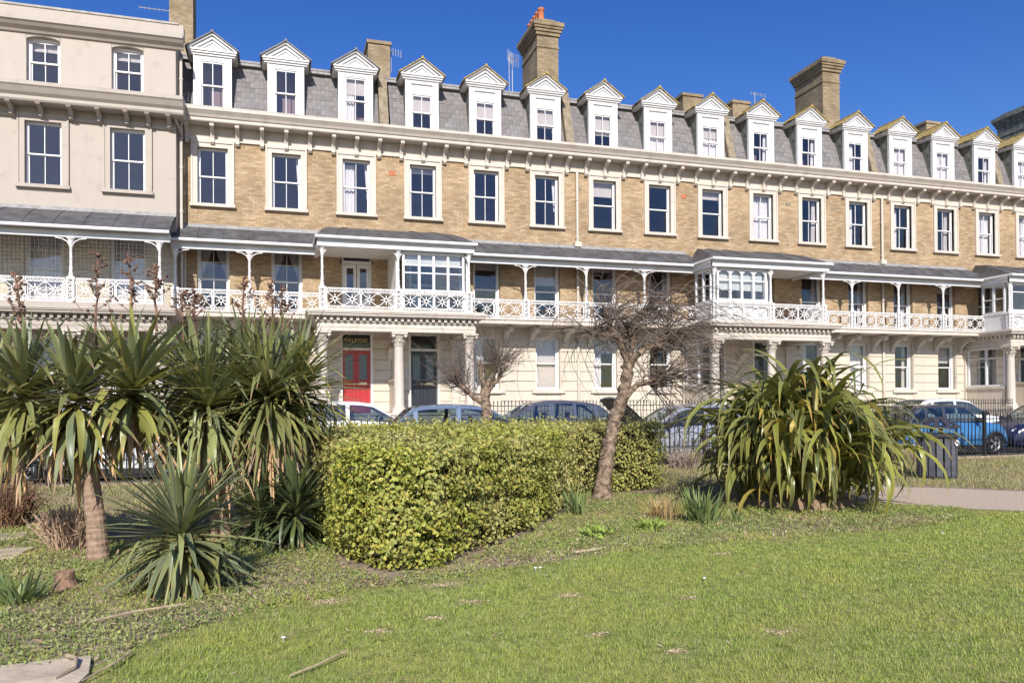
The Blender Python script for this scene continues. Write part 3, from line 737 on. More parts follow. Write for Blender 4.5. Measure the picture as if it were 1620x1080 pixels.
for k, px in enumerate(PX):
    P = thing('portico', PLAB[k], 'porch', (px, F, 0), 0, 'shared columned porticoes with balconies')
    HW = 2.40; CX = [-2.42, -.05, 2.27]; yc = -2.2
    fl = MB(); fl.box(-2.75, 2.6, -2.55, 0, 0, 1.24); fl.box(-2.8, 2.65, -2.6, 0, 1.24, 1.3)
    for q in range(5): fl.box(-2.1 if q else -2.1, 2.0, -2.6-.3*(q+1), -2.6-.3*q, 0, 1.24-.22*(q+1)+.0)
    build('porch_floor', fl, STONE, P)
    for x in CX: cap_col(P, x, yc, 1.3, 3.86)
    for x in (CX[0], CX[2]):  # responds at the wall
        pm = MB().box(x-.14, x+.14, -.12, 0, 1.3, 3.62).box(x-.2, x+.2, -.18, 0, 3.62, 3.86).box(x-.19, x+.19, -.16, 0, 1.3, 1.5); build('pilaster', pm, STONE, P)
    entablature(P, CX[0]-.17, CX[2]+.17, yc-.17, 4.525)
    # low wall and bracket shelf between the doors
    sp = MB(); sp.box(-.07, .07, -1.5, -.04, 1.3, 2.35).box(-.12, .12, -1.55, -.04, 2.35, 2.42)
    sp.prism([(0,3.55),(-.5,3.55),(-.52,3.48),(-.3,3.4),(-.12,3.2),(0,3.1)], -.12, .12); build('dividing_pier', sp, STUCCO, P)
    # balcony
    bal = MB().box(CX[0]-.1, CX[2]+.1, yc-.05, -.05, 4.525, 4.54); b = build('balcony', bal, STONE, P)
    Hc = 6.5-4.54
    for x in CX: ob('verandah_column', col_mesh(Hc), b, (x, yc+.02, 4.54))
    for a, c in zip(CX, CX[1:]):
        a2, c2 = a+.12, c-.12; W = (c2-a2)/2
        for q in range(2): rail_panel(b, a2+q*W, yc-.02, 4.55, W-.012)
    for sx, x in ((1, CX[0]), (1, CX[1]), (-1, CX[1]), (-1, CX[2])): brackets_arch(b, x, yc+.02, 6.49, sx)
    for x in (CX[0], CX[2]):   # side rails back to the regular balcony line
        rail_panel(b, x, yc+.14, 4.55, 1.0, math.pi/2)
    # hipped canopy
    def hw(v): return 1.75+.78*v**.7
    xc = (CX[0]+CX[2])/2; mb = MB(); NV = 9
    zz = lambda v: 7.60-.80*(.35*v+.65*v**1.7); yy = lambda v: -2.42*v
    rows = [[(xc-2.53, yy(v), 6.79), (xc-hw(v)-.25*(1-v), yy(v), 6.79+(zz(v)-6.79)*.55), (xc-hw(v), yy(v), zz(v)), (xc, yy(v), zz(v)+.0), (xc+hw(v), yy(v), zz(v)), (xc+hw(v)+.25*(1-v), yy(v), 6.79+(zz(v)-6.79)*.55), (xc+2.53, yy(v), 6.79)] for v in np.linspace(0, 1, NV)]
    mb.grid(rows); cn = build('canopy', mb, LEAD, P)
    rl = MB()
    for q in range(-2, 3):
        if q: rl.tube([(xc+q*hw(v)/2.6, yy(v), zz(v)+.01) for v in np.linspace(0, 1, NV)], .014, 5)
    tag(build('lead_roll', rl, LEAD, cn), kind='stuff')
    g = MB(); g.tube([(xc-2.56, -.95, 6.76), (xc-2.56, -2.47, 6.76), (xc+2.56, -2.47, 6.76), (xc+2.56, -.95, 6.76)], .055, 8); build('gutter', g, WHITE, cn)
    fb = MB(); fb.box(xc-2.5, xc+2.5, -2.34, -2.24, 6.5, 6.76); fb.box(xc-2.5, xc-2.4, -2.3, -.2, 6.5, 6.73); fb.box(xc+2.4, xc+2.5, -2.3, -.2, 6.5, 6.73); build('fascia_beam', fb, WHITE, cn)
    build('canopy_soffit', MB().box(xc-2.4, xc+2.4, -2.3, 0, 6.60, 6.64), OFFWHITE, cn)
    # glazed bay on half of the balcony
    if k == 0: gx0, gx1 = CX[1]+.14, CX[2]-.14; zb = 5.2
    else: gx0, gx1 = CX[0]+.14, CX[1]-.14; zb = 5.3
    gs = glazed(P, gx0, gx1, zb, 6.49, yc+.1, 4 if k < 2 else 2, ([.48, .70] if k == 0 else [.66] if k == 1 else [.72]), arch=(k == 1))
    bl = .42 if k == 0 else .55
    if k < 2: build('blind', MB().box(gx0+.1, gx1-.1, .1, .11, 6.4-(.34 if k == 0 else .7), 6.4), BLIND, gs)
    if k == 0: glazed(P, gx0, gx1, 4.6, 5.15, yc+.1, 4, [], sill=False)
    else: build('apron_panel', MB().box(gx0, gx1, yc+.06, yc+.12, 4.55, 5.25), WHITE, P)
    sx = gx0-.1 if k else gx1+.1                      # outer side of the bay
    glazed(P, -2.0, -.9, 5.25, 6.49, (CX[0] if k else CX[2]), 2, [.5], 'y')
    build('apron_panel', MB().box((CX[0] if k else CX[2])-.03, (CX[0] if k else CX[2])+.03, -2.05, -.9, 4.55, 5.2), WHITE, P)
    build('side_screen', MB().box(CX[1]-.05, CX[1]+.05, -2.0, -.02, 4.55, 6.6), OFFWHITE, P)
    if k:   # glazed lobby side downstairs
        build('dado_wall', MB().box(CX[0]-.08, CX[0]+.08, -2.0, -.12, 1.3, 2.1).box(CX[0]-.13, CX[0]+.1, -2.0, -.12, 2.1, 2.2), STUCCO, P)
        glazed(P, -1.98, -.14, 2.2, 3.86, CX[0], 2, [.75], 'y', sill=False, glass=GLASS)
    # doors
    for s, m in ((-1.19, RED if k == 0 else NAVYDOOR), (1.19, NAVYDOOR)): panel_door(P, s-.0+(.02 if s < 0 else -.02), m, True)
    for s in (-1.86, .52): build('intercom', MB().box(s-.05, s+.05, -.07, -.03, 2.5, 2.78).box(s-.03, s+.03, -.075, -.07, 2.54, 2.66), GREYBOX, P)
    if k == 0:
        ob('lettering', text_mesh('MELROSE', .175, GOLD, .004, 1.12), P, (-1.17, .18, 3.80), (math.pi/2, 0, 0))

# ------------------------------------------------------------------ cream house
C = thing('terraced_house', 'cream rendered house with flat parapet at the left end of the row', 'house', (-3.05, 26.25, 0))
CW = 9.2
cx4 = [-1.37, -3.67, -5.97, -8.27]
h3 = [(c-.45, c+.45, 11.27, 12.66) for c in cx4]; h2 = [(c-.49, c+.49, 8.2, 10.1) for c in cx4]; h1 = [(c-.52, c+.52, 4.55, 6.95) for c in cx4]; h0 = [(c-.5, c+.5, 1.5, 3.7) for c in cx4]
build('wall', wall_holes(-CW, 0, 6.8, 13.3, h3+h2+[(a, b, 6.8, 6.95) for a, b, _, _ in h1]), CREAM, C)
build('painted_brick_wall', wall_holes(-CW, 0, 4.4, 6.8, [(a, b, c, 6.8) for a, b, c, _ in h1]), CREAMBRICK, C)
build('stucco_wall', wall_holes(-CW, 0, 0, 4.4, h0), CREAM, C)
build('side_wall', MB().box(-.02, .002, .01, 9, 0, 13.3).add([(-CW,0,0),(-CW,9,0),(-CW,9,13.3),(-CW,0,13.3)], [(0,1,2,3)]).add([(-CW,0,13.25),(0,0,13.25),(0,9,13.25),(-CW,9,13.25)], [(0,1,2,3)]), CREAM, C)
it = MB()
for z in (1.2, 4.45, 7.6, 10.9): it.add([(-CW,.3,z),(0,.3,z),(0,3.2,z),(-CW,3.2,z)], [(0,1,2,3)])
it.add([(-CW,3.2,0),(0,3.2,0),(0,3.2,13.2),(-CW,3.2,13.2)], [(0,1,2,3)]); build('interior', it, INTERIOR, C)
for i, c in enumerate(cx4):
    w = add_window(C, c, 11.27, 12.62, .9, 2, 1, 'plain', dress='blind0.22', trim=CREAM)
    build('window_head', MB().prism([(-.46,1.40),(.46,1.40)]+[(.46*math.cos(a), 1.27+.12*math.sin(a)) for a in np.linspace(0.05, math.pi-.05, 9)], .0, .2, 'y'), CREAM, w)
    add_window(C, c, 8.2, 10.1, .98, 2, 1, 'arch', dress='', trim=CREAM)
    add_window(C, c, 4.55, 6.95, 1.04, 2, 2, 'plain', dress='net', trim=CREAM)
    add_window(C, c, 1.5, 3.7, 1.0, 1, 1, 'gf', trim=CREAM)
build('cornice', MB().prism([(0,10.5),(-.55,10.5),(-.58,10.55),(-.58,10.64),(-.66,10.72),(-.74,10.86),(-.78,10.9),(-.78,11.0),(-.7,11.04),(0,11.1)], -CW, .28), CREAM, C)
build('frieze', MB().prism([(0,10.18),(-.07,10.18),(-.07,10.27),(-.03,10.29),(-.03,10.5),(0,10.5)], -CW, .0), CREAM, C)
for x in [-.17, -.76, -1.36, -2.13, -2.89, -3.69, -4.47, -5.25, -6.03, -6.8, -7.6, -8.4]: ob('corbel', cached('corbel2', lambda: corbel_mesh(1.15, CREAM)), C, (x, -.03, 10.27), (0,0,0), (1,1,.55))
build('parapet_cornice', MB().prism([(0,12.72),(-.06,12.72),(-.1,12.78),(-.22,12.86),(-.3,12.95),(-.34,12.97),(-.34,13.06),(-.28,13.1),(-.08,13.1),(-.08,13.48),(.3,13.48),(.3,13.1),(0,13.1)], -CW, .24), CREAM, C)
build('parapet_coping', MB().box(-CW, .1, -.11, .33, 13.48, 13.54), COPING, C)
canopy(C, -CW, .0, [(0,7.48),(-.4,7.36),(-.9,7.12),(-1.35,6.86),(-1.62,6.66)], -1.55, 6.64)
entablature(C, -CW, -.1, -1.45, 4.5, CREAM, False, True, h=.74)
bb = build('balcony', MB().box(-CW, -.05, -1.6, -.02, 4.50, 4.53), CREAM, C)
cc = [-.28, -2.6, -4.9, -7.2]
for x in cc: ob('verandah_column', col_mesh(1.85), bb, (x, -1.5, 4.53)); cap_col(C, x, -1.45+.17, 1.2, 3.76)
for x in cc:
    for sx in (-1, 1):
        if x+sx*.4 < 0: brackets_arch(bb, x, -1.5, 6.36, sx)
for a, b_ in zip(cc[::-1], cc[::-1][1:]):
    a2, b2 = a+.13, b_-.13; W = (b2-a2)/2
    for q in range(2): rail_panel(bb, a2+q*W, -1.52, 4.54, W-.012)
build('porch_floor', MB().box(-CW, 0, -1.7, 0, 0, 1.2), STONE, C)
chimney(C, -.5, .26, 2.6, 3.7, 12.5, 18.2); pipe(C, .12, 4.6, 12.6, y=.3, r=.045)
ob('downpipe_bend', MB().tube([(0,-.4,10.6),(.02,-.15,10.45),(.09,.1,10.3),(.12,.3,10.1)], .05, 8).mesh('downpipe_bend', CREAM, True), C)
# bird netting hung across the cream balcony
nt = MB()
for x in np.arange(-4.8, -.36, .105): nt.bar((x,-1.4,4.6), (x,-1.4,6.35), .0022, .0022)
for z in np.arange(4.6, 6.36, .105): nt.bar((-4.8,-1.4,z), (-.36,-1.4,z), .0022, .0022, (0,0,1))
build('bird_netting', nt, mat('netting_cord', (.30,.28,.25), .8), C)

# ------------------------------------------------------------------ aerials on the chimneys
def aerial(label, loc, rotz, mast, boom, n, ew, tilt=0):
    t = thing('tv_aerial', label, 'aerial', loc, rotz, 'television aerials on the roofs')
    build('mast', MB().tube([(0,0,0),(0,0,mast)], .018, 6), STEEL, t)
    build('boom', MB().tube([(-boom*.25,0,mast-.05),(boom*.75,0,mast-.05+tilt)], .014, 6), STEEL, t)
    me = cached(('el', ew), lambda: MB().tube([(0,0,-ew/2),(0,0,ew/2)], .008, 5).mesh('element', STEEL))
    for k in range(n):
        f = k/(n-1); ob('element', me, t, (-boom*.25+boom*f, 0, mast-.05+tilt*max(0, f-.25)/.75))
    return t
aerial('long comb aerial on the chimney above the cream house', (-3.62, 29.5, 14.9), 0, .62, -1.3, 9, .12)
aerial('small aerial on the short brick chimney behind the third dormer', (4.28, 30.4, 14.6), .4, .9, .6, 6, .3)
aerial('tall mast aerial left of the potted chimney', (9.05, 30.2, 13.9), .8, 1.9, .5, 7, .5)
aerial('second tall mast close beside the potted chimney', (9.3, 30.6, 13.9), .2, 1.95, .4, 6, .55)
aerial('thin aerial on the roof left of the plain tall chimney', (20.3, 29.8, 14.0), .1, 1.35, .8, 7, .16)

# ------------------------------------------------------------------ ground, road, pavement, paths
EARTH = mat('bare_earth', (.27,.205,.14), .95, .3, 11, .6, 45, .1, col2=(.40,.32,.225))
LAWNSOIL = mat('lawn_thatch', (.20,.245,.06), .95, .3, 9, .6, 60, .1, col2=(.34,.32,.12))
ASPHALT = mat('asphalt', (.12,.115,.11), .9, .15, 4, .3, 90, .2)
PAVE = mat('pavement_concrete', (.46,.43,.385), .9, .12, 3, .2, 50, .2)
KERB = mat('kerb_stone', (.36,.34,.31), .9, .12, 5)
GRAVEL = mat('path_grit', (.54,.43,.32), .95, .25, 38, .6, 110, .1)
FLAG = mat('flagstone', (.50,.41,.30), .9, .22, 4, .35, 26, .15, objr=.12)
build_s = lambda name, mb, m: tag(build(name, mb, m), kind='structure')
def sheet(poly, z): return MB().add([(x, y, z) for x, y in poly], [tuple(range(len(poly)))])
build_s('ground', MB().box(-900, 900, -900, 900, -.6, -.004), EARTH)
build_s('road', sheet([(-60,16.9),(60,16.95),(60,23.9),(-60,23.9)], .0), ASPHALT)
pv = build_s('pavement', MB().box(-60, 60, 24.02, 27.0, -.2, .12), PAVE)
build_s('kerb', MB().box(-60, 60, 23.9, 24.02, -.2, .125), KERB)
build_s('fence_plinth', MB().box(-60, 60, 16.40, 16.62, -.2, .05), EARTH)
def inpoly(P, poly):
    x, y = P[:,0], P[:,1]; r = np.zeros(len(P), bool); n = len(poly)
    for i in range(n):
        (x1,y1), (x2,y2) = poly[i], poly[(i+1)%n]
        c = ((y1 > y) != (y2 > y)) & (x < (x2-x1)*(y-y1)/((y2-y1) if y2 != y1 else 1e-9)+x1); r ^= c
    return r
LAWN = [(-1.0,4.2),(-1.0,4.8),(-.8,5.2),(-.1,5.95),(.55,6.3),(1.1,6.3),(1.8,6.62),(2.6,6.85),(3.8,7.2),(5,7.15),(6.2,7.25),(7.2,7.45),(8.2,7.85),(8.9,8.4),(9.6,7.85),(10.6,6.6),(11.5,4.5),(12,1),(-1.2,1)]
build_s('lawn', sheet(LAWN, .003), LAWNSOIL)
PATH = [(8.4,9.2),(8.95,8.5),(9.7,7.85),(10.7,6.5),(11.4,4.8),(14.5,5.5),(13.3,7.6),(12.2,9.2),(11.0,10.6),(9.9,11.4)]
build_s('gravel_path', sheet(PATH, .002), GRAVEL)
fp = tag(bpy.data.objects.new('stone_path', None), kind='structure'); COL.objects.link(fp)
rs = random.Random(3)
SLABS = [(-1.28,4.62,.52,.62),(-1.9,4.7,.6,.55),(-2.5,4.8,.55,.6),(-1.22,3.95,.5,.6),(-1.85,4.05,.6,.6),(-2.75,8.9,.62,.55),(-3.2,9.5,.6,.6),(-3.35,8.85,.55,.5),(-3.7,10.2,.6,.6),(-3.05,10.1,.5,.5)]
for x, y, a, b in SLABS:
    pts = []
    for sx, sy in ((-1,-1),(0,-1.04),(1,-1),(1.03,0),(1,1),(0,1.02),(-1,1),(-1.03,0)): pts.append((sx*a/2+rs.gauss(0,.018), sy*b/2+rs.gauss(0,.018)))
    build('paving_slab', MB().prism(pts, -.06, .012, 'z'), FLAG, fp, loc=(x, y, .012+rs.uniform(-.004,.008)), rot=(rs.gauss(0,.003), rs.gauss(0,.003), rs.uniform(-.08,.08)))

# ------------------------------------------------------------------ grass and ground cover
def hnoise(P, s, seed=0):
    r = np.random.default_rng(seed); o = np.zeros(len(P))
    for k in range(6):
        a = r.uniform(0, 6.28); f = s*(1.0+k*.55); o += np.sin(P[:,0]*f*math.cos(a)+P[:,1]*f*math.sin(a)+r.uniform(0,6.28))/(1+k*.35)
    return o/3.2
def blades(name, P, h, w, m, lean=.5, kind='stuff'):
    n = len(P); az = rng.uniform(0, 6.283, n); d = np.stack([np.cos(az), np.sin(az)], 1); sa = az+1.57+rng.normal(0,.5,n); s = np.stack([np.cos(sa), np.sin(sa)], 1)*(w/2)[:,None]
    L = rng.uniform(.42, 1., n)*lean; z0 = np.full(n, -.004)
    mid = P+d*(L*h*.35)[:,None]; tip = P+d*(L*h)[:,None]; hz = h*np.sqrt(np.clip(1-(L*.88)**2, .12, 1))
    V = np.stack([np.c_[P-s, z0], np.c_[P+s, z0], np.c_[mid+s*.8, hz*.6], np.c_[mid-s*.8, hz*.6], np.c_[tip, hz]], 1).reshape(-1,3)
    i = np.arange(n)[:,None]*5; T = np.concatenate([i+[0,1,2], i+[0,2,3], i+[3,2,4]], 1).reshape(-1,3)
    return tag(ob(name, npmesh(name, V, T, m)), kind=kind)
def scatter(poly, dens_fn, dmax, box):
    x0, x1, y0, y1 = box; n = int((x1-x0)*(y1-y0)*dmax); P = np.stack([rng.uniform(x0,x1,n), rng.uniform(y0,y1,n)], 1)
    P = P[inpoly(P, poly)]; return P[rng.uniform(0, dmax, len(P)) < dens_fn(P)]
def inview(P, m=.25):
    q = P[:,0]*math.cos(YAW)-P[:,1]*math.sin(YAW); z = P[:,0]*math.sin(YAW)+P[:,1]*math.cos(YAW)
    return (np.abs(q) < z*.66+.8+m) & (z > 2.6)
GRASS = scatter_mat('lawn_grass', [(.20,.28,.05),(.38,.49,.09),(.50,.59,.15),(.33,.44,.075),(.68,.66,.36)], .6, .42, (.58,.56,.14), 1.3, .2)
ROUGH = scatter_mat('rough_grass', [(.21,.25,.07),(.33,.34,.10),(.50,.42,.22),(.30,.31,.09)], .6, .25, (.40,.33,.17), .8)
bare = [(.35,5.9,.22),(1.35,5.55,.16),(2.1,5.5,.14),(2.9,5.15,.10),(1.0,5.2,.1),(3.0,4.2,.16),(1.25,6.15,.3),(4.1,6.6,.12),(1.9,4.5,.1),(.6,5.0,.12),(2.2,4.05,.12)]
def edge_d(P):
    r = np.full(len(P), 9.); pl = np.array(LAWN[:15])
    for a, b in zip(pl, pl[1:]):
        e = b-a; t = np.clip(((P-a)@e)/(e@e), 0, 1); r = np.minimum(r, np.linalg.norm(P-a-t[:,None]*e, axis=1))
    return r
def lawn_d(P):
    d = np.linalg.norm(P, axis=1); k0 = np.clip(edge_d(P)/.45, 0, 1)*.75+.25; base = k0*np.clip(13500*(4.2/d)**1.35, 1300, 13500)
    k = np.clip(.86+.40*hnoise(P, 2.3, 5)+.25*hnoise(P, 7, 6), .28, 1)
    for bx, by, br in bare: k *= np.clip((np.hypot((P[:,0]-bx)/1.6, P[:,1]-by)/br-.1), .25, 1)
    return base*k
P = scatter(LAWN, lawn_d, 13500, (-1.4, 12, 2.9, 8.6)); P = P[inview(P, 2.2)]
dist = np.linalg.norm(P, axis=1)
hh = (.019+.012*np.clip(hnoise(P, 3.1, 8)+.3, 0, 1.2)+.012*rng.random(len(P)))*rng.uniform(.6,1.35,len(P))
blades('grass', P, hh, .0026*np.clip(dist/4.0, 1, 2.6), GRASS, 1.1)
# rough grass towards the fence
ZB = [[(11.1,10.8),(12.4,9.3),(14.3,6),(26,8),(26,16.3),(8.2,16.3),(9.0,12.6),(9.9,11.6)], [(6.4,12.3),(9,11.4),(9.2,16.3),(5,16.3),(6.6,14)], [(-9,8),(-3.9,8.6),(-2.2,9.9),(-.2,10.5),(.3,13.5),(.6,16.3),(-9,16.3)], [(4.6,10.4),(6,9.4),(9,11.6),(7,12.6),(6.2,11.9)]]
PP = [scatter(z, lambda q: np.clip(700+450*hnoise(q, 2, 3), 200, 1200), 1200, (min(a for a,b in z), max(a for a,b in z), min(b for a,b in z), max(b for a,b in z))) for z in ZB]
P = np.concatenate(PP); P = P[inview(P, 1)]
blades('rough_grass', P, rng.uniform(.03,.11,len(P))*(1+.4*hnoise(P,1.5,2)), rng.uniform(.006,.011,len(P)), ROUGH, 1.2)
# low weeds in the beds
def leafcards(P, z, size, up=.6, aspect=.5, zj=.02):
    """small folded leaves: 6 verts, 2 quads"""
    n = len(P); az = rng.uniform(0,6.283,n); el = rng.normal(up,.4,n)
    a = np.stack([np.cos(az)*np.cos(el), np.sin(az)*np.cos(el), np.sin(el)],1); r = np.cross(a, rng.normal(0,.35,(n,3))+[0,0,1]); r /= np.linalg.norm(r,axis=1)[:,None]+1e-9
    nn = np.cross(r, a); c = np.c_[P, z] if P.shape[1] == 2 else P
    return leaf6(c, a, r, nn, size, size*aspect)
def leaf6(c, a, r, nn, L, W):
    L = L[:,None]; W = W[:,None]; up = nn*W*.22
    V = np.stack([c, c+a*L*.3-r*W*.5+up, c+a*L*.72-r*W*.42+up, c+a*L, c+a*L*.72+r*W*.42+up, c+a*L*.3+r*W*.5+up],1).reshape(-1,3)
    i = np.arange(len(c))[:,None]*6; Q = np.concatenate([i+[0,3,2,1], i+[0,5,4,3]],1).reshape(-1,4)
    U = np.tile(np.array([[0,0],[1,.3],[1,.7],[0,1],[1,.7],[1,.3]],np.float32),(len(c),1))
    return V, Q, U
WEED = scatter_mat('weed_leaves', [(.14,.21,.05),(.23,.32,.08),(.36,.42,.14),(.26,.29,.10)], .5, .25, (.46,.43,.18), 1.5)
LITTER = scatter_mat('dead_leaf_litter', [(.30,.20,.11),(.42,.31,.19),(.22,.15,.09),(.50,.40,.27)], .85, .1)
BED1 = [(-3.4,4.95),(-1.02,4.85),(-.85,5.1),(-.15,5.8),(.6,6.15),(1.0,6.25),(.5,7.4),(.6,9.5),(-.6,10.5),(-1.5,9.2),(-3.2,11.5),(-4,9)]
BED2 = [(.8,6.2),(1.85,6.5),(2.7,6.75),(3.85,7.1),(6.2,7.15),(7.25,7.35),(8.4,7.7),(9.0,8.45),(8.3,9.5),(7,9.6),(6.4,9.6),(5.6,11.7),(4.9,11.9),(4.1,10.6),(2.9,8.6),(1.7,7.2),(1.0,6.7)]
for poly, bx, dm in ((BED1, (-4,1.2,4.8,11.5), 950), (BED2, (.8,9,6,12), 800)):
    dn_ = lambda q: dm*np.clip(.45+.75*hnoise(q, 2.6, 12)+.5*hnoise(q, 6, 13), .03, 1)
    P = scatter(poly, dn_, dm, bx); P = P[inview(P, .5)]
    P = np.repeat(P, 3, 0)+rng.normal(0,.02,(len(P)*3,2))
    V, Q, U = leafcards(P, rng.uniform(.0,.035,len(P)), rng.uniform(.010,.030,len(P)), .45, .55)
    tag(ob('weeds', npmesh('weeds', V, Q, WEED, U)), kind='stuff')
    P = scatter(poly, lambda q: 650*np.clip(.5+.6*hnoise(q, 1.7, 31), .08, 1), 650, bx); P = P[inview(P, .5)]
    V, Q, U = leafcards(P, rng.uniform(.003,.012,len(P)), rng.uniform(.02,.07,len(P)), .05, .3)
    tag(ob('leaf_litter', npmesh('leaf_litter', V, Q, LITTER, U)), kind='stuff')
    P = scatter(poly, lambda q: (2900+2600*np.exp(-edge_d(q)/.28))*np.clip(.6+.7*hnoise(q, 1.9, 21), .12, 1), 5500, bx); P = P[inview(P, .5)]
    blades('bed_grass', P, rng.uniform(.018,.05,len(P)), rng.uniform(.004,.0065,len(P)), GRASS, 1.1)
CRUMB = scatter_mat('dry_soil_crumbs', [(.58,.43,.29),(.66,.51,.36),(.48,.35,.23)], .95, .05)
C_ = [np.c_[rng.normal(bx, br*.32, int(1300*br)), rng.normal(by, br*.16, int(1300*br))] for bx, by, br in bare]; C_ = np.concatenate(C_)
V, Q, U = leafcards(C_, rng.uniform(.003,.012,len(C_)), rng.uniform(.005,.014,len(C_)), .05, .8); tag(ob('soil_crumbs', npmesh('soil_crumbs', V, Q, CRUMB, U)), kind='stuff')
# lawn litter: clippings and thatch
P = scatter(LAWN, lambda q: np.full(len(q), 28.), 28, (-1.4,12,2.9,8.6)); P = P[inview(P)]
V, Q, U = leafcards(P, rng.uniform(.01,.03,len(P)), rng.uniform(.02,.06,len(P)), .05, .16); tag(ob('grass_clippings', npmesh('grass_clippings', V, Q, LITTER, U)), kind='stuff')

# ------------------------------------------------------------------ sword-leaved plants
def sword(length, width, e0, droop, pw=1.6, seg=8, fold=.25, twist=0., base=.55, kink=None):
    """one strap leaf in the xz plane: starts at elevation e0, bends down by droop along its length"""
    V = []; U = []; Fc = []; x = z = 0.; st = length/seg
    for i in range(seg+1):
        t = i/seg; e = e0-droop*t**pw
        if kink and t > kink[0]: e -= kink[1]
        w = width/2*(base+(1-base)*min(1, t/.3)) * (1-max(0, (t-.35)/.65)**1.7) + .0015
        tw = twist*t; nx, nz = -math.sin(e), math.cos(e); f = fold*w*(1-.5*t)
        V += [(x+nx*f-nx*w*math.sin(tw), w*math.cos(tw), z+nz*f-nz*w*math.sin(tw)), (x, 0, z), (x+nx*f+nx*w*math.sin(tw), -w*math.cos(tw), z+nz*f+nz*w*math.sin(tw))]
        U += [(1,t),(0,t),(-1,t)]
        x += math.cos(e)*st; z += math.sin(e)*st
    for i in range(seg):
        a = i*3; Fc += [(a,a+1,a+4,a+3),(a+1,a+2,a+5,a+4)]
    return V, Fc, U
def leaf_obj(parent, name, L, W, e0, droop, az, loc, m, label=None, **k):
    V, Fc, U = sword(L, W, e0, droop, **k)
    o = ob(name, npmesh(name, V, Fc, m, U, True), parent, loc, (random.gauss(0,.06), 0, az))
    if label: o['label'] = label
    return o
YL = leaf_mat('yucca_leaf', (.33,.36,.17), (.215,.27,.135), (.34,.20,.11), .92, .32, .40, .18, edge=(.33,.30,.15))
YOLD = leaf_mat('old_yucca_leaf', (.27,.28,.10), (.225,.255,.085), (.42,.27,.15), .84, .3, .5, .22, edge=(.28,.24,.09))
YDEAD = leaf_mat('dead_yucca_leaf', (.32,.215,.14), (.42,.30,.20), (.50,.38,.27), .8, .35, .8, .1)
YSHADE = leaf_mat('shade_toned_yucca_leaf', (.15,.18,.08), (.085,.12,.05), (.2,.14,.08), .92, .3, .42, .15)  # yucca leaf with the shade of the tall yuccas put into its colour
FL = leaf_mat('flax_leaf', (.19,.22,.075), (.20,.245,.07), (.45,.29,.13), .93, .42, .34, .25, edge=(.40,.34,.13))
FLY = leaf_mat('yellow_flax_leaf', (.42,.35,.09), (.46,.38,.09), (.5,.31,.12), .88, .25, .45, .3)
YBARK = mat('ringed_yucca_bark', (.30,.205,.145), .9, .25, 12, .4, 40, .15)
DRYSTALK = mat('dry_flower_stalk', (.13,.075,.055), .9, .3, 14, col2=(.26,.15,.10))
def head(parent, c, n, L, W, tilt=(0,0), dead=18, old=.3, hang=1., m=None, lo=-45, extra=1.0):
    """a rosette of sword leaves along a short stem"""
    for i in range(n):
        f = i/n; az = i*2.39996+random.gauss(0,.15)
        el = rad(86-(86-lo)*f**.8+random.gauss(0,10)); hgt = .22*(1-f)-.10*f
        LL = L*(.62+.42*math.sin(math.pi*min(1, .2+f*.75)))*random.uniform(.8,1.1)
        isold = f > 1-old and random.random() < .75
        dr = rad(random.uniform(2,18)+ (35 if random.random() < .2 else 0)) if f < .55 else rad(random.uniform(15,60))*hang
        kk = (random.uniform(.3,.6), rad(random.uniform(30,70))) if ((f > .5 and random.random() < .4) or random.random() < .1) else None
        leaf_obj(parent, 'leaf', LL, W*random.uniform(.8,1.12), el, dr, az, (c[0]+tilt[0]*hgt+.035*math.cos(az), c[1]+tilt[1]*hgt+.035*math.sin(az), c[2]+hgt), (m or (YOLD if isold else YL)), seg=7, pw=1.5, fold=.38, kink=kk, twist=random.gauss(0,.2))
    V, Fc, U = [], [], []
    for i in range(int(n*extra)):
        f = random.uniform(.12,1); az = random.uniform(0,6.283); el = rad(86-(86-lo)*f**.8+random.gauss(0,10)); hgt = .2*(1-f)-.16*f
        v, g, u = sword(L*random.uniform(.7,1.12), W*random.uniform(.75,1.05), el, rad(random.uniform(5,65) if f > .5 else random.uniform(2,25)), seg=6, pw=1.5, fold=.35, twist=random.gauss(0,.35), kink=(random.uniform(.3,.65), rad(random.uniform(25,70))) if random.random() < .3 else None)
        o = len(V); cc_, ss_ = math.cos(az), math.sin(az); V += [(x*cc_-y*ss_+c[0], x*ss_+y*cc_+c[1], z+c[2]+hgt) for x, y, z in v]; Fc += [tuple(q+o for q in h) for h in g]; U += u
    tag(ob('inner_leaves', npmesh('inner_leaves', V, Fc, m or (YOLD if old > .33 else YL), U, True), parent), kind='stuff')
    for i in range(int(dead*1.6)):
        az = random.uniform(0,6.28)
        leaf_obj(parent, 'dead_leaf', L*random.uniform(.5,.95), W*random.uniform(.5,.9), rad(random.uniform(-75,-25)), rad(random.uniform(5,60)), az, (c[0]+.06*math.cos(az), c[1]+.06*math.sin(az), c[2]-.14-random.random()*.3), YDEAD, seg=6, fold=.6, twist=random.gauss(0,.9))
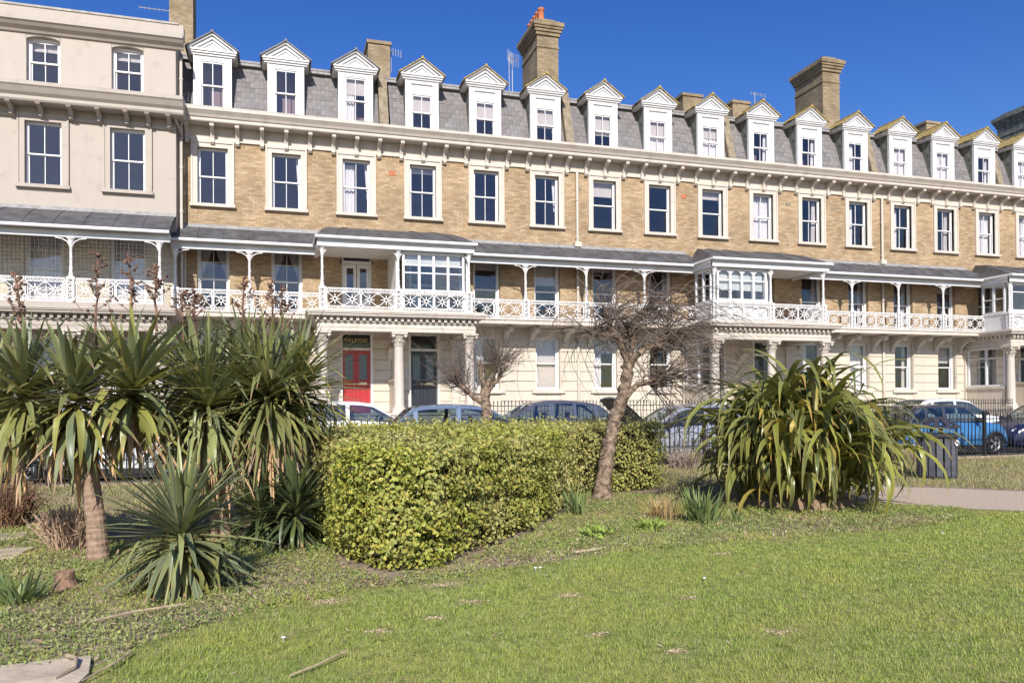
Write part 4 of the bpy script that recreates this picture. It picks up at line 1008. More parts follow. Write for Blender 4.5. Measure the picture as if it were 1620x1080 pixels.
def stalk(parent, base, top, n=None):
    n = n or random.randint(9,17)
    b, t = Vector(base), Vector(top); mb = MB(); H = (t-b).length; pts = []
    for k in range(9):
        f = k/8; pts.append(b.lerp(t, f)+Vector((random.gauss(0,.008), random.gauss(0,.008), 0)))
    mb.tube(pts, [.013*(1-.75*k/8)+.003 for k in range(9)], 6)
    for k in range(n):
        f = .42+.58*k/n; p = b.lerp(t, f); az = random.uniform(0,6.28); l = (1-f)*.32+.06
        d = Vector((math.cos(az), math.sin(az), random.uniform(.3,.9))).normalized(); q = p+d*l*.6; e = q+Vector((d.x*.5, d.y*.5, .7)).normalized()*l*.4
        mb.tube([p, q, e], [.005,.004,.003], 4)
        for a in range(random.randint(2,5)):
            s = p.lerp(e, random.uniform(.35,1)); s2 = s+Vector((random.gauss(0,.022), random.gauss(0,.022), -random.uniform(.0,.035)))
            mb.tube([s, s.lerp(s2,.5), s2], [.004,.014,.003], 5)
    for k in range(16): 
        p = b.lerp(t, random.uniform(.5,1)); s2 = p+Vector((random.gauss(0,.03), random.gauss(0,.03), random.gauss(0,.02))); mb.tube([p, p.lerp(s2,.6), s2], [.004,.013,.003], 5)
    return build('flower_stalk', mb, DRYSTALK, parent)
def trunk(parent, pts, rads, m, rings=True, name='trunk', n=14):
    P2, R2 = [], []
    for (p, q, a, b) in zip(pts, pts[1:], rads, rads[1:]):
        k = max(2, int((Vector(q)-Vector(p)).length/.03)) if rings else 6
        for i in range(k):
            f = i/k; P2.append(Vector(p).lerp(Vector(q), f)); R2.append((a+(b-a)*f)*(1+(.035 if i % 2 else -.03) if rings else random.uniform(.95,1.06)))
    P2.append(Vector(pts[-1])); R2.append(rads[-1])
    return build(name, MB().tube(P2, R2, n), m, parent, smooth=not rings)

y1 = thing('yucca_tree', 'tall yucca on a single ringed pale trunk at left, with several leafy heads', 'yucca', (-1.66, 8.27, 0))
trunk(y1, [(0,0,-.05),(-.02,0,.35),(-.07,.02,.75),(-.10,.03,1.05),(-.10,.05,1.3)], [.105,.088,.082,.09,.09], YBARK)
trunk(y1, [(-.1,.05,1.1),(-.35,.1,1.35),(-.6,.1,1.6)], [.09,.07,.06], YBARK, name='limb'); trunk(y1, [(-.1,.05,1.2),(.12,.1,1.45),(.28,.1,1.62)], [.09,.07,.06], YBARK, name='limb')
head(y1, (-.62,.0,1.52), 75, .80, .062, dead=8, old=.4, lo=-62, hang=1.3); head(y1, (-.17,-.15,1.45), 75, .78, .068, dead=10, old=.55, lo=-66, hang=1.6); head(y1, (.30,.05,1.56), 75, .80, .072, dead=6, old=.4, lo=-58, hang=1.3)
head(y1, (-1.0,.6,1.5), 40, .75, .07, dead=6, lo=-55); head(y1, (.05,.9,1.62), 34, .75, .07, dead=3)
for b, t in (((-.62,.08,1.8),(-.72,.1,2.74)), ((-.03,.05,1.9),(-.02,.1,2.97)), ((.28,.1,1.8),(.27,.1,2.98)), ((.5,.1,2.2),(.5,.12,2.86))): stalk(y1, b, t)
y2 = thing('yucca_tree', 'tall yucca with the big sunlit rosette in the middle of the clump', 'yucca', (-.62, 9.3, 0))
trunk(y2, [(0,0,-.05),(-.03,0,.5),(-.05,-.1,1.0),(-.1,-.3,1.4)], [.12,.10,.10,.10], YBARK); trunk(y2, [(-.05,0,.9),(.2,.1,1.5),(.27,.1,1.9)], [.08,.07,.06], YBARK, name='limb')
head(y2, (-.11,-.45,1.42), 120, .95, .048, dead=60, old=.2, lo=-52, extra=2.2); head(y2, (.27,.1,1.74), 90, .84, .045, dead=14, old=.2, lo=-50, extra=1.8); head(y2, (-.35,.4,1.70), 70, .80, .048, dead=10, extra=1.5)
for b, t in (((-.29,.25,2.2),(-.30,.2,2.78)), ((-.42,.3,2.2),(-.45,.3,2.8)), ((.24,.1,2.1),(.24,.12,2.95))): stalk(y2, b, t)
y3 = thing('yucca_tree', 'tall yucca at the right of the clump, its drooping leaves reaching towards the hedge', 'yucca', (-.25, 9.0, 0))
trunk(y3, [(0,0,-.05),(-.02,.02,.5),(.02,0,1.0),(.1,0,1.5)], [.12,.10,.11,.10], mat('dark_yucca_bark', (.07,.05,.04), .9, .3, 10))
head(y3, (.14,-.15,1.50), 125, .92, .048, dead=44, old=.45, lo=-66, hang=1.5, extra=2.2); head(y3, (.42,.2,1.58), 90, .90, .046, dead=14, old=.35, lo=-60, hang=1.3, extra=2.0)
for b, t in (((.2,.1,1.9),(.18,.1,2.9)), ((.3,.2,1.9),(.29,.2,2.85))): stalk(y3, b, t)
y4 = thing('yucca', 'low stemless yucca rosette in front of the tall yuccas, lit by the sun', 'yucca', (-.74, 6.62, 0))
head(y4, (0,0,.36), 150, .70, .045, dead=36, old=.32, lo=-52, hang=1.1, extra=.8)
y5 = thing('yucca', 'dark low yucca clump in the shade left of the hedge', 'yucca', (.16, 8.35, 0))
head(y5, (0,0,.3), 110, .62, .04, dead=20, old=.25, m=YSHADE, lo=-45); head(y5, (-.35,.2,.28), 60, .55, .04, dead=8, m=YSHADE, lo=-40)
for nm, lab, loc, n, L, W, mm in (('iris_clump', 'small upright green iris clump beside the bare tree trunk', (3.79,9.65,0), 46, .42, .026, 'g'), ('iris_clump', 'larger upright green iris clump in front of the flax', (4.98,8.45,0), 80, .46, .028, 'g'), ('dry_grass_tuft', 'straw coloured tuft of dry grass between the tree and the irises', (4.72,9.0,0), 160, .30, .007, 'd'), ('leafy_rosette', 'grey green spiky rosette at the left edge by the stump', (-1.88,6.6,0), 60, .34, .03, 'g'), ('iris_clump', 'tiny iris clump right of the larger one', (5.35,8.35,0), 18, .26, .02, 'g')):
    t = thing(nm, lab, 'plant', loc); IR = cached('irismat', lambda: leaf_mat('iris_leaf', (.24,.29,.12), (.19,.27,.11), (.34,.32,.14), .94, .25, .45, .25)); DG = cached('drymat', lambda: leaf_mat('dry_grass_blade', (.25,.22,.09), (.45,.34,.18), (.5,.4,.25), .9, .3, .8, .2))
    for i in range(n):
        az = random.uniform(0,6.28); r0 = random.random()*.17*(n/60)**.5; big = L*random.uniform(.55,1.1)
        leaf_obj(t, 'leaf', big, W*random.uniform(.7,1.1), rad(random.uniform(58,88)) if nm != 'leafy_rosette' else rad(random.uniform(20,80)), rad(random.uniform(5,45)), az, (r0*math.cos(az+.5), r0*math.sin(az+.5), -.01), IR if mm == 'g' else DG, seg=5, fold=.2)

LIME = scatter_mat('fresh_leaf', [(.26,.36,.07),(.36,.45,.10),(.20,.29,.06)], .5, .3)
for lab, x, y, n, R in (('bright green leafy weed clump in the bed below the bare tree', 3.35, 7.95, 70, .16), ('second bright green weed clump nearer the irises', 4.15, 8.2, 60, .15)):
    P = np.c_[rng.normal(x*0,R*.6,n), rng.normal(0,R*.6,n), rng.uniform(0,.07,n)]; V, Q, U = leafcards(P, None, rng.uniform(.06,.11,n), .7, .45)
    t = thing('leafy_weed', lab, 'plant', (x, y, 0)); tag(ob('foliage', npmesh('foliage', V, Q, LIME, U), t), kind='stuff')

# ------------------------------------------------------------------ New Zealand flax, a fountain of arching straps
fx = thing('flax_plant', 'huge arching flax bush with long drooping straps in front of the railings', 'flax', (7.28, 9.75, 0))
rows = []
for i in range(1250):
    az = random.uniform(0, 6.283) if random.random() < .6 else random.gauss(-1.57, 1.0); f = random.random()
    L = random.uniform(1.3, 2.3) if f < .85 else random.uniform(.8,1.4)
    e0 = rad(random.gauss(74, 10)) if f < .6 else rad(random.uniform(35,70))
    if e0 < rad(60): L *= .78
    dr = rad(random.uniform(105,178)); r0 = .8*math.sqrt(random.random()); ba = random.uniform(0,6.28)
    zb = max(0, 1.45-r0*1.1)*random.random()**.5
    k = (random.uniform(.3,.75), rad(random.uniform(25,90))) if random.random() < .35 else None
    if abs(math.cos(az)) > .45: dr += rad(22); L *= .93
    if math.cos(az) > .4: L *= .9
    rows.append((L, az, e0, dr, r0, ba, k, zb))
rows.sort(key=lambda q: q[4]*math.sin(q[5])+.9*math.sin(q[1]))      # the straps on the near side are kept apart as leaves
for i, (L, az, e0, dr, r0, ba, k, zb) in enumerate(rows[:300]):
    leaf_obj(fx, 'leaf', L, random.uniform(.075,.115), e0, dr, az, (r0*math.cos(ba)+.15*math.cos(az), r0*math.sin(ba)+.15*math.sin(az), zb), FLY if random.random() < .12 else FL, seg=10, pw=1.25, fold=.32, twist=random.gauss(0,.5), base=.5, kink=k)
V, Fc, U = [], [], []
for L, az, e0, dr, r0, ba, k, zb in rows[300:]:
    v, f, u = sword(L, .092, e0, dr*.95, seg=9, pw=1.3, kink=k, fold=.35, twist=random.gauss(0,.5)); o = len(V); c, s = math.cos(az), math.sin(az); bx, by = r0*math.cos(ba), r0*math.sin(ba)
    V += [(x*c-y*s+bx, x*s+y*c+by, z+zb) for x, y, z in v]; Fc += [tuple(q+o for q in g) for g in f]; U += u
tag(ob('inner_leaves', npmesh('inner_leaves', V, Fc, FL, U, True), fx), kind='stuff')
tag(build('dead_base', MB().lathe([(.85,0),(.75,.1),(.5,.25),(.2,.4)], 16), LITTER, fx), kind='stuff')

# ------------------------------------------------------------------ clipped hedge
HP = [(.56,7.3),(.76,6.87),(1.05,6.68),(1.4,6.85),(1.75,7.3),(2.3,7.95),(2.9,8.62),(3.5,9.6),(4.05,10.6),(4.5,11.45),(5.0,11.85),(5.6,11.95),(6.3,12.15),(6.75,12.8),(6.4,13.6),(5.2,14.0),(2.8,13.8),(1.0,13.2),(.35,10.6)]
hz = lambda x, y: 1.03+.016*(y-6.7)
HLEAF = None
def hedge():
    global HLEAF
    m = scatter_mat('variegated_hedge_leaf', [(.15,.21,.035),(.28,.33,.05),(.42,.42,.06),(.22,.29,.04),(.52,.48,.09),(.36,.37,.05),(.46,.36,.05)], .42, .25, (.52,.43,.24), .55)
    t = m.node_tree; b = t.nodes['Principled BSDF']; src = b.inputs['Base Color'].links[0].from_socket
    uv = t.nodes.new('ShaderNodeUVMap'); sp = t.nodes.new('ShaderNodeSeparateXYZ'); t.links.new(uv.outputs[0], sp.inputs[0])
    c = mixc(t, src, mixc(t, src, (.56,.52,.20), .5), ramp(t, sp.outputs[0], .5, .95))
    t.links.new(c, b.inputs['Base Color']); HLEAF = m
    h = thing('hedge', 'clipped variegated green and yellow hedge in the centre', 'hedge')
    n = len(HP); C, A, N = [], [], []
    per = [(Vector(HP[i]), Vector(HP[(i+1) % n])) for i in range(n)]
    for p, q in per:
        e = q-p; L = e.length; nrm = Vector((e.y, -e.x)).normalized()
        vis = nrm.y < .35
        k = int(L*1.1*(2700 if vis and p.y < 11 else 1500 if vis else 250))
        s = rng.random(k); zz = rng.random(k)**.93
        P = np.stack([p.x+e.x*s, p.y+e.y*s], 1); H = hz(P[:,0], P[:,1])
        zed = .02+zz*(H-.02)
        bul = .035*np.sin(P[:,0]*5.1+zed*4.2+P[:,1]*3.7)+.03*np.sin(P[:,0]*9.3-zed*8+P[:,1]*7.7)-.10*(zz > .9)*(zz-.9)*10-.06*np.clip(.12-zz,0,1)*8
        hole = np.sin(P[:,0]*11+P[:,1]*8+zed*7)+np.sin(P[:,0]*17-P[:,1]*13+zed*19)+np.sin(zed*31+P[:,0]*5)
        dep = -np.abs(rng.normal(0,.085,k))+rng.random(k)**6*.12+bul-.13*np.clip(hole-.6,0,1.5)
        C.append(np.c_[P[:,0]+nrm.x*dep, P[:,1]+nrm.y*dep, zed]); N.append(np.tile([nrm.x,nrm.y,.28],(k,1)))
    x0, x1, y0, y1 = .3, 6.9, 6.6, 14.1; k = int((x1-x0)*(y1-y0)*1500)
    P = np.stack([rng.uniform(x0,x1,k), rng.uniform(y0,y1,k)],1); P = P[inpoly(P, HP)]
    z = hz(P[:,0],P[:,1])+.03*np.sin(P[:,0]*6+P[:,1]*4)+.02*np.sin(P[:,0]*13-P[:,1]*9)-np.abs(rng.normal(0,.05,len(P)))+rng.random(len(P))**14*.16
    C.append(np.c_[P,z]); N.append(np.tile([0,-.15,1.],(len(P),1)))
    C = np.concatenate(C); N = np.concatenate(N); k = len(C)
    N = N+rng.normal(0,.55,(k,3)); N /= np.linalg.norm(N,axis=1)[:,None]
    A = rng.normal(0,1,(k,3))+[0,-.2,.5]; A -= N*(A*N).sum(1)[:,None]; A /= np.linalg.norm(A,axis=1)[:,None]
    R = np.cross(N,A); sz = rng.uniform(.026,.058,k)
    V, Q, U = leaf6(C, A, R, N, sz, sz*.62)
    tag(ob('foliage', npmesh('foliage', V, Q, m, U), h), kind='stuff')
    cx, cy = np.mean([p[0] for p in HP]), np.mean([p[1] for p in HP])
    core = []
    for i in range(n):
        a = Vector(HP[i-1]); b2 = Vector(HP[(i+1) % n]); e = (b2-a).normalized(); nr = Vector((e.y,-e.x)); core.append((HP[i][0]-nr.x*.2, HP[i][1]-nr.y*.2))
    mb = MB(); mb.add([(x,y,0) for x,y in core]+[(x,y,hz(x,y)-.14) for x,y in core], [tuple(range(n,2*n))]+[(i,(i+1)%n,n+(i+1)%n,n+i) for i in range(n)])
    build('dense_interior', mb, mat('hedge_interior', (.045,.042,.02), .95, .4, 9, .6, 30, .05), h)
    tw = MB()
    for i in range(420):
        j = random.randrange(n); f = random.random(); p = Vector(HP[j]).lerp(Vector(HP[(j+1)%n]), f); e = (Vector(HP[(j+1)%n])-Vector(HP[j])).normalized(); nr = Vector((e.y,-e.x)); z = random.uniform(.05,.95)
        a = Vector((p.x-nr.x*.16, p.y-nr.y*.16, z)); b3 = a+Vector((nr.x*random.uniform(.08,.2)+e.x*random.gauss(0,.12), nr.y*random.uniform(.08,.2)+e.y*random.gauss(0,.12), random.uniform(-.05,.25)))
        tw.tube([a,(a+b3)/2+Vector((0,0,.02)),b3], [.006,.004,.002], 4)
    tag(build('twigs', tw, mat('hedge_twig', (.17,.12,.08), .9), h), kind='stuff')
hedge()

# ------------------------------------------------------------------ bare wind-swept trees
BARK = mat('rough_bark', (.13,.09,.065), .95, .4, 12, 1., 18, .1, col2=(.34,.25,.18))
TWIG = mat('twig_bark', (.10,.075,.06), .85, .3, 5, col2=(.21,.15,.115))
def wig(p0, d0, L, seg, wind, grav, jit, r=random):
    pts = [Vector(p0)]; d = Vector(d0).normalized(); st = L/seg
    for i in range(seg):
        d = (d+Vector(wind)*(i/seg)+Vector((0,0,-grav*(i/seg)**1.3))+Vector((r.gauss(0,jit), r.gauss(0,jit), r.gauss(0,jit)))).normalized()
        pts.append(pts[-1]+d*st)
    return pts
def tree(label, loc, trunk_pts, trunk_r, limbs, ntw, twL, wind, grav, up, seed, cat='tree', rtw=.006, stream=0):
    r = random.Random(seed); t = thing('bare_tree', label, cat, loc)
    # gnarled trunk
    P2, R2 = [], []
    for p, q, a, b in zip(trunk_pts, trunk_pts[1:], trunk_r, trunk_r[1:]):
        k = max(3, int((Vector(q)-Vector(p)).length/.05))
        for i in range(k): f = i/k; P2.append(Vector(p).lerp(Vector(q), f)+Vector((r.gauss(0,.006), r.gauss(0,.006), 0))); R2.append((a+(b-a)*f)*r.uniform(.92,1.1))
    P2.append(Vector(trunk_pts[-1])); R2.append(trunk_r[-1])
    tm = MB().tube(P2, R2, 16)
    tm.v = [(x+.012*math.sin(z*31+y*40), y+.012*math.sin(z*27+x*37), z) for x, y, z in tm.v]
    for i in range(64):   # burrs and pruned stubs
        j = r.randrange(3, len(P2)-2); a = r.uniform(0,6.28); d = Vector((math.cos(a), math.sin(a), .2)); p = P2[j]+d*R2[j]*.8; tm.tube([p-d*.02, p+d*r.uniform(.015,.05)], [r.uniform(.02,.06), .012], 7)
    build('trunk', tm, BARK, t, smooth=True)
    tips = []
    for pts, ra, rb in limbs:
        pts = [Vector(p) for p in pts]; k = len(pts)
        fine = []
        for p, q in zip(pts, pts[1:]):
            for i in range(4): fine.append(p.lerp(q, i/4)+Vector((r.gauss(0,.012), r.gauss(0,.012), r.gauss(0,.012))))
        fine.append(pts[-1]); n = len(fine)
        build('limb', MB().tube(fine, [ra+(rb-ra)*i/(n-1) for i in range(n)], 9), BARK, t, smooth=True)
        tips += [(fine[i], (fine[min(i+1,n-1)]-fine[max(i-1,0)]).normalized(), ra+(rb-ra)*i/(n-1)) for i in range(n//3, n)]
    # knuckled spurs carrying the twigs
    tw = MB(); sp = MB(); src = []
    for i in range(int(ntw/9)):
        p, d, ra = r.choice(tips); dd = (d*.5+Vector((r.gauss(0,.7), r.gauss(0,.7), r.gauss(up*.6,.5)))).normalized()
        pts = wig(p, dd, r.uniform(.2,.5)*twL*.5, 5, Vector(wind)*.3, 0, .22, r); sp.tube(pts, [.022*(1-.6*k/5) for k in range(6)], 6); src += [(q, (pts[-1]-pts[0]).normalized()) for q in pts[2:]]
    for i in range(ntw):
        p, d = r.choice(src); dd = (d*.7+Vector((r.gauss(0,.55), r.gauss(0,.55), r.gauss(up,.35)))).normalized(); L = twL*r.uniform(.35,1.0)*(1.35 if r.random() < .18 else 1)
        pts = wig(p, dd, L, 8, Vector(wind)*r.uniform(.4,1.3), grav*r.uniform(.3,1.5), .10, r); tw.tube(pts, [rtw*(1-.72*k/8) for k in range(9)], 3, cap=False)
        for q in range(r.randint(1,2)):
            j = r.randint(2,6); dd2 = ((pts[j+1]-pts[j]).normalized()+Vector((r.gauss(0,.5), r.gauss(0,.5), r.gauss(0,.4)))).normalized()
            tw.tube(wig(pts[j], dd2, L*r.uniform(.2,.45), 5, Vector(wind)*.6, grav, .12, r), [rtw*.6*(1-.7*k/5) for k in range(6)], 3, cap=False)
    for i in range(stream):
        p, d = r.choice(src); tw.tube(wig(p, (d.x*.3+.9, d.y*.3+r.gauss(0,.25), .45+r.gauss(0,.2)), twL*r.uniform(.9,1.45), 10, (.35,0,0), r.uniform(.5,1.0), .07, r), [.0075*(1-.75*k/10) for k in range(11)], 3, cap=False)
    tag(build('spurs', sp, TWIG, t, smooth=True), kind='stuff'); tag(build('twigs', tw, TWIG, t), kind='stuff')
    return t
tree('bare wind-swept tree with the leaning knobbly trunk at the end of the hedge', (4.83, 11.25, 0),
     [(0,0,-.05),(.03,0,.25),(.10,0,.67),(.22,0,1.2),(.38,0,1.6),(.46,0,1.95),(.50,0,2.2)], [.165,.125,.11,.10,.095,.09,.085],
     [([(.48,0,2.1),(.36,-.05,2.35),(.25,-.1,2.55),(.1,-.1,2.75)], .06, .03), ([(.5,0,2.15),(.58,.05,2.4),(.56,.1,2.7),(.72,.1,2.95)], .055, .025), ([(.50,0,2.15),(.42,.2,2.5),(.3,.3,2.8)], .06, .03),
      ([(.5,0,2.15),(.72,-.1,2.35),(.95,-.1,2.42),(1.2,-.05,2.62)], .06, .03), ([(.36,0,1.55),(.62,-.05,1.78),(1.0,-.1,1.88),(1.28,-.1,2.0)], .055, .025), ([(.25,-.1,2.55),(-.05,-.1,2.55),(-.2,0,2.6)], .04, .02)],
     340, 1.5, (.7,.02,0), .85, .12, 5, rtw=.0075, stream=95)
tree('smaller bare tree behind the hedge in front of the portico', (3.84, 14.5, 0),
     [(0,0,-.05),(-.02,0,.7),(0,0,1.3),(-.03,0,1.62),(-.02,0,1.85)], [.11,.10,.095,.09,.085],
     [([(-.03,0,1.55),(-.25,0,1.62),(-.42,0,1.8),(-.6,0,1.9)], .06, .03), ([(-.02,0,1.8),(-.12,0,2.05),(-.1,.1,2.35)], .06, .03), ([(-.02,0,1.8),(.12,0,2.05),(.3,.05,2.3)], .06, .03), ([(0,0,1.7),(.2,-.1,1.95),(.25,-.1,2.3)], .045, .025)],
     330, .95, (.12,0,.05), .02, .75, 9, rtw=.006)

# ------------------------------------------------------------------ dry shrubs, stump, sticks
def dryshrub(label, loc, n, H, R, m, leafm=None):
    mb = MB()
    for i in range(n):
        a = random.uniform(0,6.28); r0 = R*.45*random.random(); d = Vector((math.cos(a)*random.uniform(0,.6), math.sin(a)*random.uniform(0,.6), 1))
        pts = wig((r0*math.cos(a), r0*math.sin(a), 0), d, H*random.uniform(.6,1.1), 5, (0,0,0), 0, .12); mb.tube(pts, [.006,.0055,.005,.0045,.004,.003], 4)
        if random.random() < .7: mb.tube(wig(pts[3], (random.gauss(0,.6), random.gauss(0,.6), .6), H*.35, 3, (0,0,0), 0, .15), [.004,.0035,.003,.002], 3)
    t = thing('dry_shrub', label, 'shrub', loc); tag(build('stems', mb, m, t), kind='stuff')
    if leafm:
        k = n*6; P = np.stack([rng.normal(0,R*.5,k), rng.normal(0,R*.5,k), rng.uniform(.15,1.0,k)*H],1); V, Q, U = leafcards(P, None, rng.uniform(.02,.04,k), .5, .5); tag(ob('foliage', npmesh('foliage', V, Q, leafm, U), t), kind='stuff')
dryshrub('low reddish brown shrub at the left edge by the railings', (-3.25,11.0,0), 420, .55, .55, mat('brown_stems', (.22,.12,.075), .9, .3, 8), scatter_mat('bronze_leaves', [(.16,.13,.04),(.25,.14,.07),(.20,.17,.06)], .6))
dryshrub('straw coloured pruned shrub left of the yucca trunk', (-2.1,9.1,0), 460, .42, .40, mat('straw_stems', (.46,.32,.22), .9, .25, 8))
dryshrub('tangle of dry stems under the tall yuccas', (-.1,9.6,0), 300, .6, .6, mat('grey_stems', (.30,.24,.19), .9, .3, 8))
dryshrub('dry weeds along the railings beside the litter bin', (15.2,15.6,0), 260, .5, 1.4, mat('pale_weed_stems', (.44,.33,.24), .9, .25, 8))
dryshrub('dry weeds at the foot of the railings by the silver car', (8.9,15.9,0), 200, .5, .7, cached('gs', lambda: mat('tan_weed_stems', (.36,.29,.22), .9, .25, 8)))
st = MB(); st.lathe([(.16,-.02),(.13,.04),(.105,.10),(.10,.17),(.085,.185),(.05,.17)], 12)
st.v = [(x*(1+.18*math.sin(5*math.atan2(y,x))), y*(1+.15*math.cos(3*math.atan2(y,x))), z+.03*x) for x, y, z in st.v]
tag(build('stump', st,  mat('rotting_wood', (.25,.15,.10), .95, .35, 14, .7, 30), loc=(-1.66,7.05,0), scale=(.7,.7,.75)), 'rotten reddish stump beside the tall yucca trunk', 'stump')
STICK = mat('bleached_stick', (.42,.32,.21), .85, .25, 12)
for lab, pts, ra in (('forked pale root lying on the paving slabs', [(-1.15,4.92,.05),(-1.08,4.82,.06),(-1.06,4.7,.05),(-1.12,4.56,.04)], .011), ('thin dry stalk lying at the lawn corner by the paving', [(-.82,4.95,.03),(-.86,4.75,.04),(-.93,4.6,.035),(-.98,4.5,.03)], .007),
                     ('long dry stalk with a curled dead leaf on the front lawn', [(.05,4.25,.03),(.2,4.36,.04),(.33,4.5,.045),(.37,4.52,.05)], .006), ('pale stick lying near the foot of the hedge', [(2.72,7.02,.03),(2.9,7.05,.035),(3.05,7.12,.03)], .010), ('dry leaf stalk on the weeds behind the paving', [(-1.2,5.75,.03),(-.95,5.9,.04),(-.65,6.05,.03)], .008)):
    tag(build('stick', MB().tube(pts, [ra, ra, ra*.9, ra*.5][:len(pts)], 6), STICK), lab, 'stick')
# daisies and small white litter on the lawn
DA = mat('daisy_white', (.8,.8,.78), .6)
for lab, x, y in (('white daisy pair on the lawn below the hedge', 2.13, 6.42), ('single white daisy on the left of the lawn', .02, 4.95), ('single white daisy on the right of the lawn', 6.9, 6.75), ('single white daisy in the middle of the lawn', 3.3, 5.6)):
    d = MB()
    for k in range(2 if 'pair' in lab else 1): d.lathe([(.004,.03),(.014,.036),(.012,.042)], 8, (.045*k, 0, 0)); d.tube([(.045*k,0,0),(.045*k,0,.03)], .0015, 4)
    tag(build('daisy', d, DA, loc=(x, y, 0)), lab, 'daisy')

# ------------------------------------------------------------------ railings
def picket_run(label, x0, x1, y, z0, ztop, zr, sp, spear, group, posts=()):
    t = thing('iron_fence', label, 'railings', (x0, y, 0), 0, group)
    def pk():
        mb = MB()
        if spear: mb.tube([(0,0,z0),(0,0,ztop-.14)], .011, 6); mb.lathe([(.011,ztop-.14),(.022,ztop-.12),(.012,ztop-.10),(.021,ztop-.06),(.002,ztop)], 6)
        else: mb.box(-.009,.009,-.009,.009,z0,ztop-.02); mb.add([(-.009,-.009,ztop-.02),(.009,-.009,ztop-.02),(.009,.009,ztop-.02),(-.009,.009,ztop-.02),(0,0,ztop)], [(0,1,4),(1,2,4),(2,3,4),(3,0,4)])
        return mb.mesh('picket', IRON)
    me = cached(('pk', z0, ztop, spear), pk); n = int((x1-x0)/sp)
    for k in range(n+1):
        if not any(abs(x0+k*sp-p) < .05 for p in posts): ob('picket', me, t, (k*sp, 0, 0), (random.gauss(0,.004), random.gauss(0,.006), random.random()))
    for z in zr: build('rail', MB().box(0, x1-x0, -.006, .006, z-.013, z+.013), IRON, t)
    for p in posts:
        pm = MB().box(-.035,.035,-.035,.035,z0,ztop+.02); pm.lathe([(.05,ztop+.02),(.05,ztop+.035),(.02,ztop+.06)], 8); build('post', pm, IRON, t, loc=(p-x0,0,0))
    return t
picket_run('long low black iron railings between the garden and the parked cars', -10.5, 25.0, 16.5, .05, 1.2, (.16, 1.05), .124, False, None, [-10.4,-7.5,-4.62,-1.7,1.12,4.0,6.9,9.75,12.6,15.4,18.32,21.2,24.1])
RG = 'spear-topped railings in front of the houses'
picket_run('black spear railings in front of the cream and first brick houses', -8.5, 1.1, 24.4, .12, 1.69, (.35,1.5), .125, True, RG)
picket_run('black spear railings between the first two porticoes', 6.45, 14.7, 24.4, .12, 1.69, (.35,1.5), .125, True, RG)
picket_run('black spear railings between the last two porticoes, behind the blue car', 20.2, 28.6, 24.4, .12, 1.69, (.35,1.5), .125, True, RG)

# ------------------------------------------------------------------ litter bin
BINM = mat('bin_slat_plastic', (.085,.085,.10), .5, .3, 7, .1, 30, objr=.25); BINI = mat('bin_iron', (.045,.045,.052), .45, .25, 9)
bn = thing('litter_bin', 'black slatted litter bin with a conical vented lid beside the path', 'bin', (12.3, 12.15, 0), -.25)
sl = MB().box(-.052,.052,-.018,.018,.06,.80); sm = sl.mesh('slat', BINM)
for k in range(16):
    a = 2*math.pi*k/16; ob('slat', sm, bn, (.335*math.cos(a), .335*math.sin(a), 0), (0,0,a+math.pi/2))
build('liner', MB().lathe([(.29,.03),(.30,.78),(.27,.78),(.26,.06)], 20), BINI, bn)
build('base_ring', MB().lathe([(.34,0),(.35,.05),(.30,.07)], 20), BINI, bn)
build('top_ring', MB().lathe([(.36,.79),(.40,.81),(.41,.85),(.385,.875),(.33,.87),(.31,.83)], 24), BINI, bn)
for k in range(4):
    a = math.pi/4+k*math.pi/2; build('lid_support', MB().box(-.03,.03,-.012,.012,.86,1.0), BINI, bn, loc=(.345*math.cos(a), .345*math.sin(a), 0), rot=(0,0,a+math.pi/2))
ld = MB(); ld.lathe([(.43,.985),(.435,1.01),(.40,1.03),(.385,1.0)], 24); ld.lathe([(.14,1.165),(.10,1.19),(.02,1.2),(.02,1.17)], 16)
for k in range(12):
    a = 2*math.pi*k/12; w = .30
    for (ra, za, rb, zb, h) in ((.40,1.02,.12,1.185,.5),): ld.bar((ra*math.cos(a), ra*math.sin(a), za), (rb*math.cos(a), rb*math.sin(a), zb), .10, .022, (0,0,1))
ld.lathe([(.285,1.085),(.295,1.10),(.25,1.115),(.25,1.10)], 24)
build('lid', ld, BINI, bn)
pl_ = build('litter_plate', MB().lathe([(.075,-.004),(.075,.004)], 20, axis='y'), mat('plate_white', (.7,.69,.66), .5), bn, loc=(.22, -.30, .70), rot=(0,0,.62), scale=(1.25,1,.75))
ob('lettering', text_mesh('LITTER', .042, IRON), pl_, (0, -.006, 0), (math.pi/2,0,0), (.8,1.3,1))

# ------------------------------------------------------------------ cars
TYRE = mat('tyre_rubber', (.018,.018,.019), .85); ALLOY = mat('alloy_wheel', (.5,.5,.52), .35, .05, 9, metal=.7); PLASTIC = mat('black_trim', (.02,.02,.022), .55)
CARGLASS = glass_mat('car_glass', (.42,.48,.48), .11); LAMP = mat('headlamp_lens', (.6,.62,.65), .08, .05, 9, spec=.8); TAIL = mat('tail_lamp_red', (.4,.015,.012), .15, spec=.7); SEAT = mat('dark_seat_cloth', (.035,.035,.038), .9)
PLATE_W = mat('plate_acrylic', (.75,.75,.72), .4); PLATE_Y = mat('plate_acrylic_yellow', (.72,.52,.06), .4)
def paint(name, col, metal=.0): return mat(name, col, .28, .03, 3, spec=.5, metal=metal, coat=.6)
def lerp_tab(tab, x):
    if x <= tab[0][0]: return tab[0][1]
    for (a, b), (c, d) in zip(tab, tab[1:]):
        if x <= c:
            t = (x-a)/(c-a) if c > a else 0; return b+(d-b)*t
    return tab[-1][1]
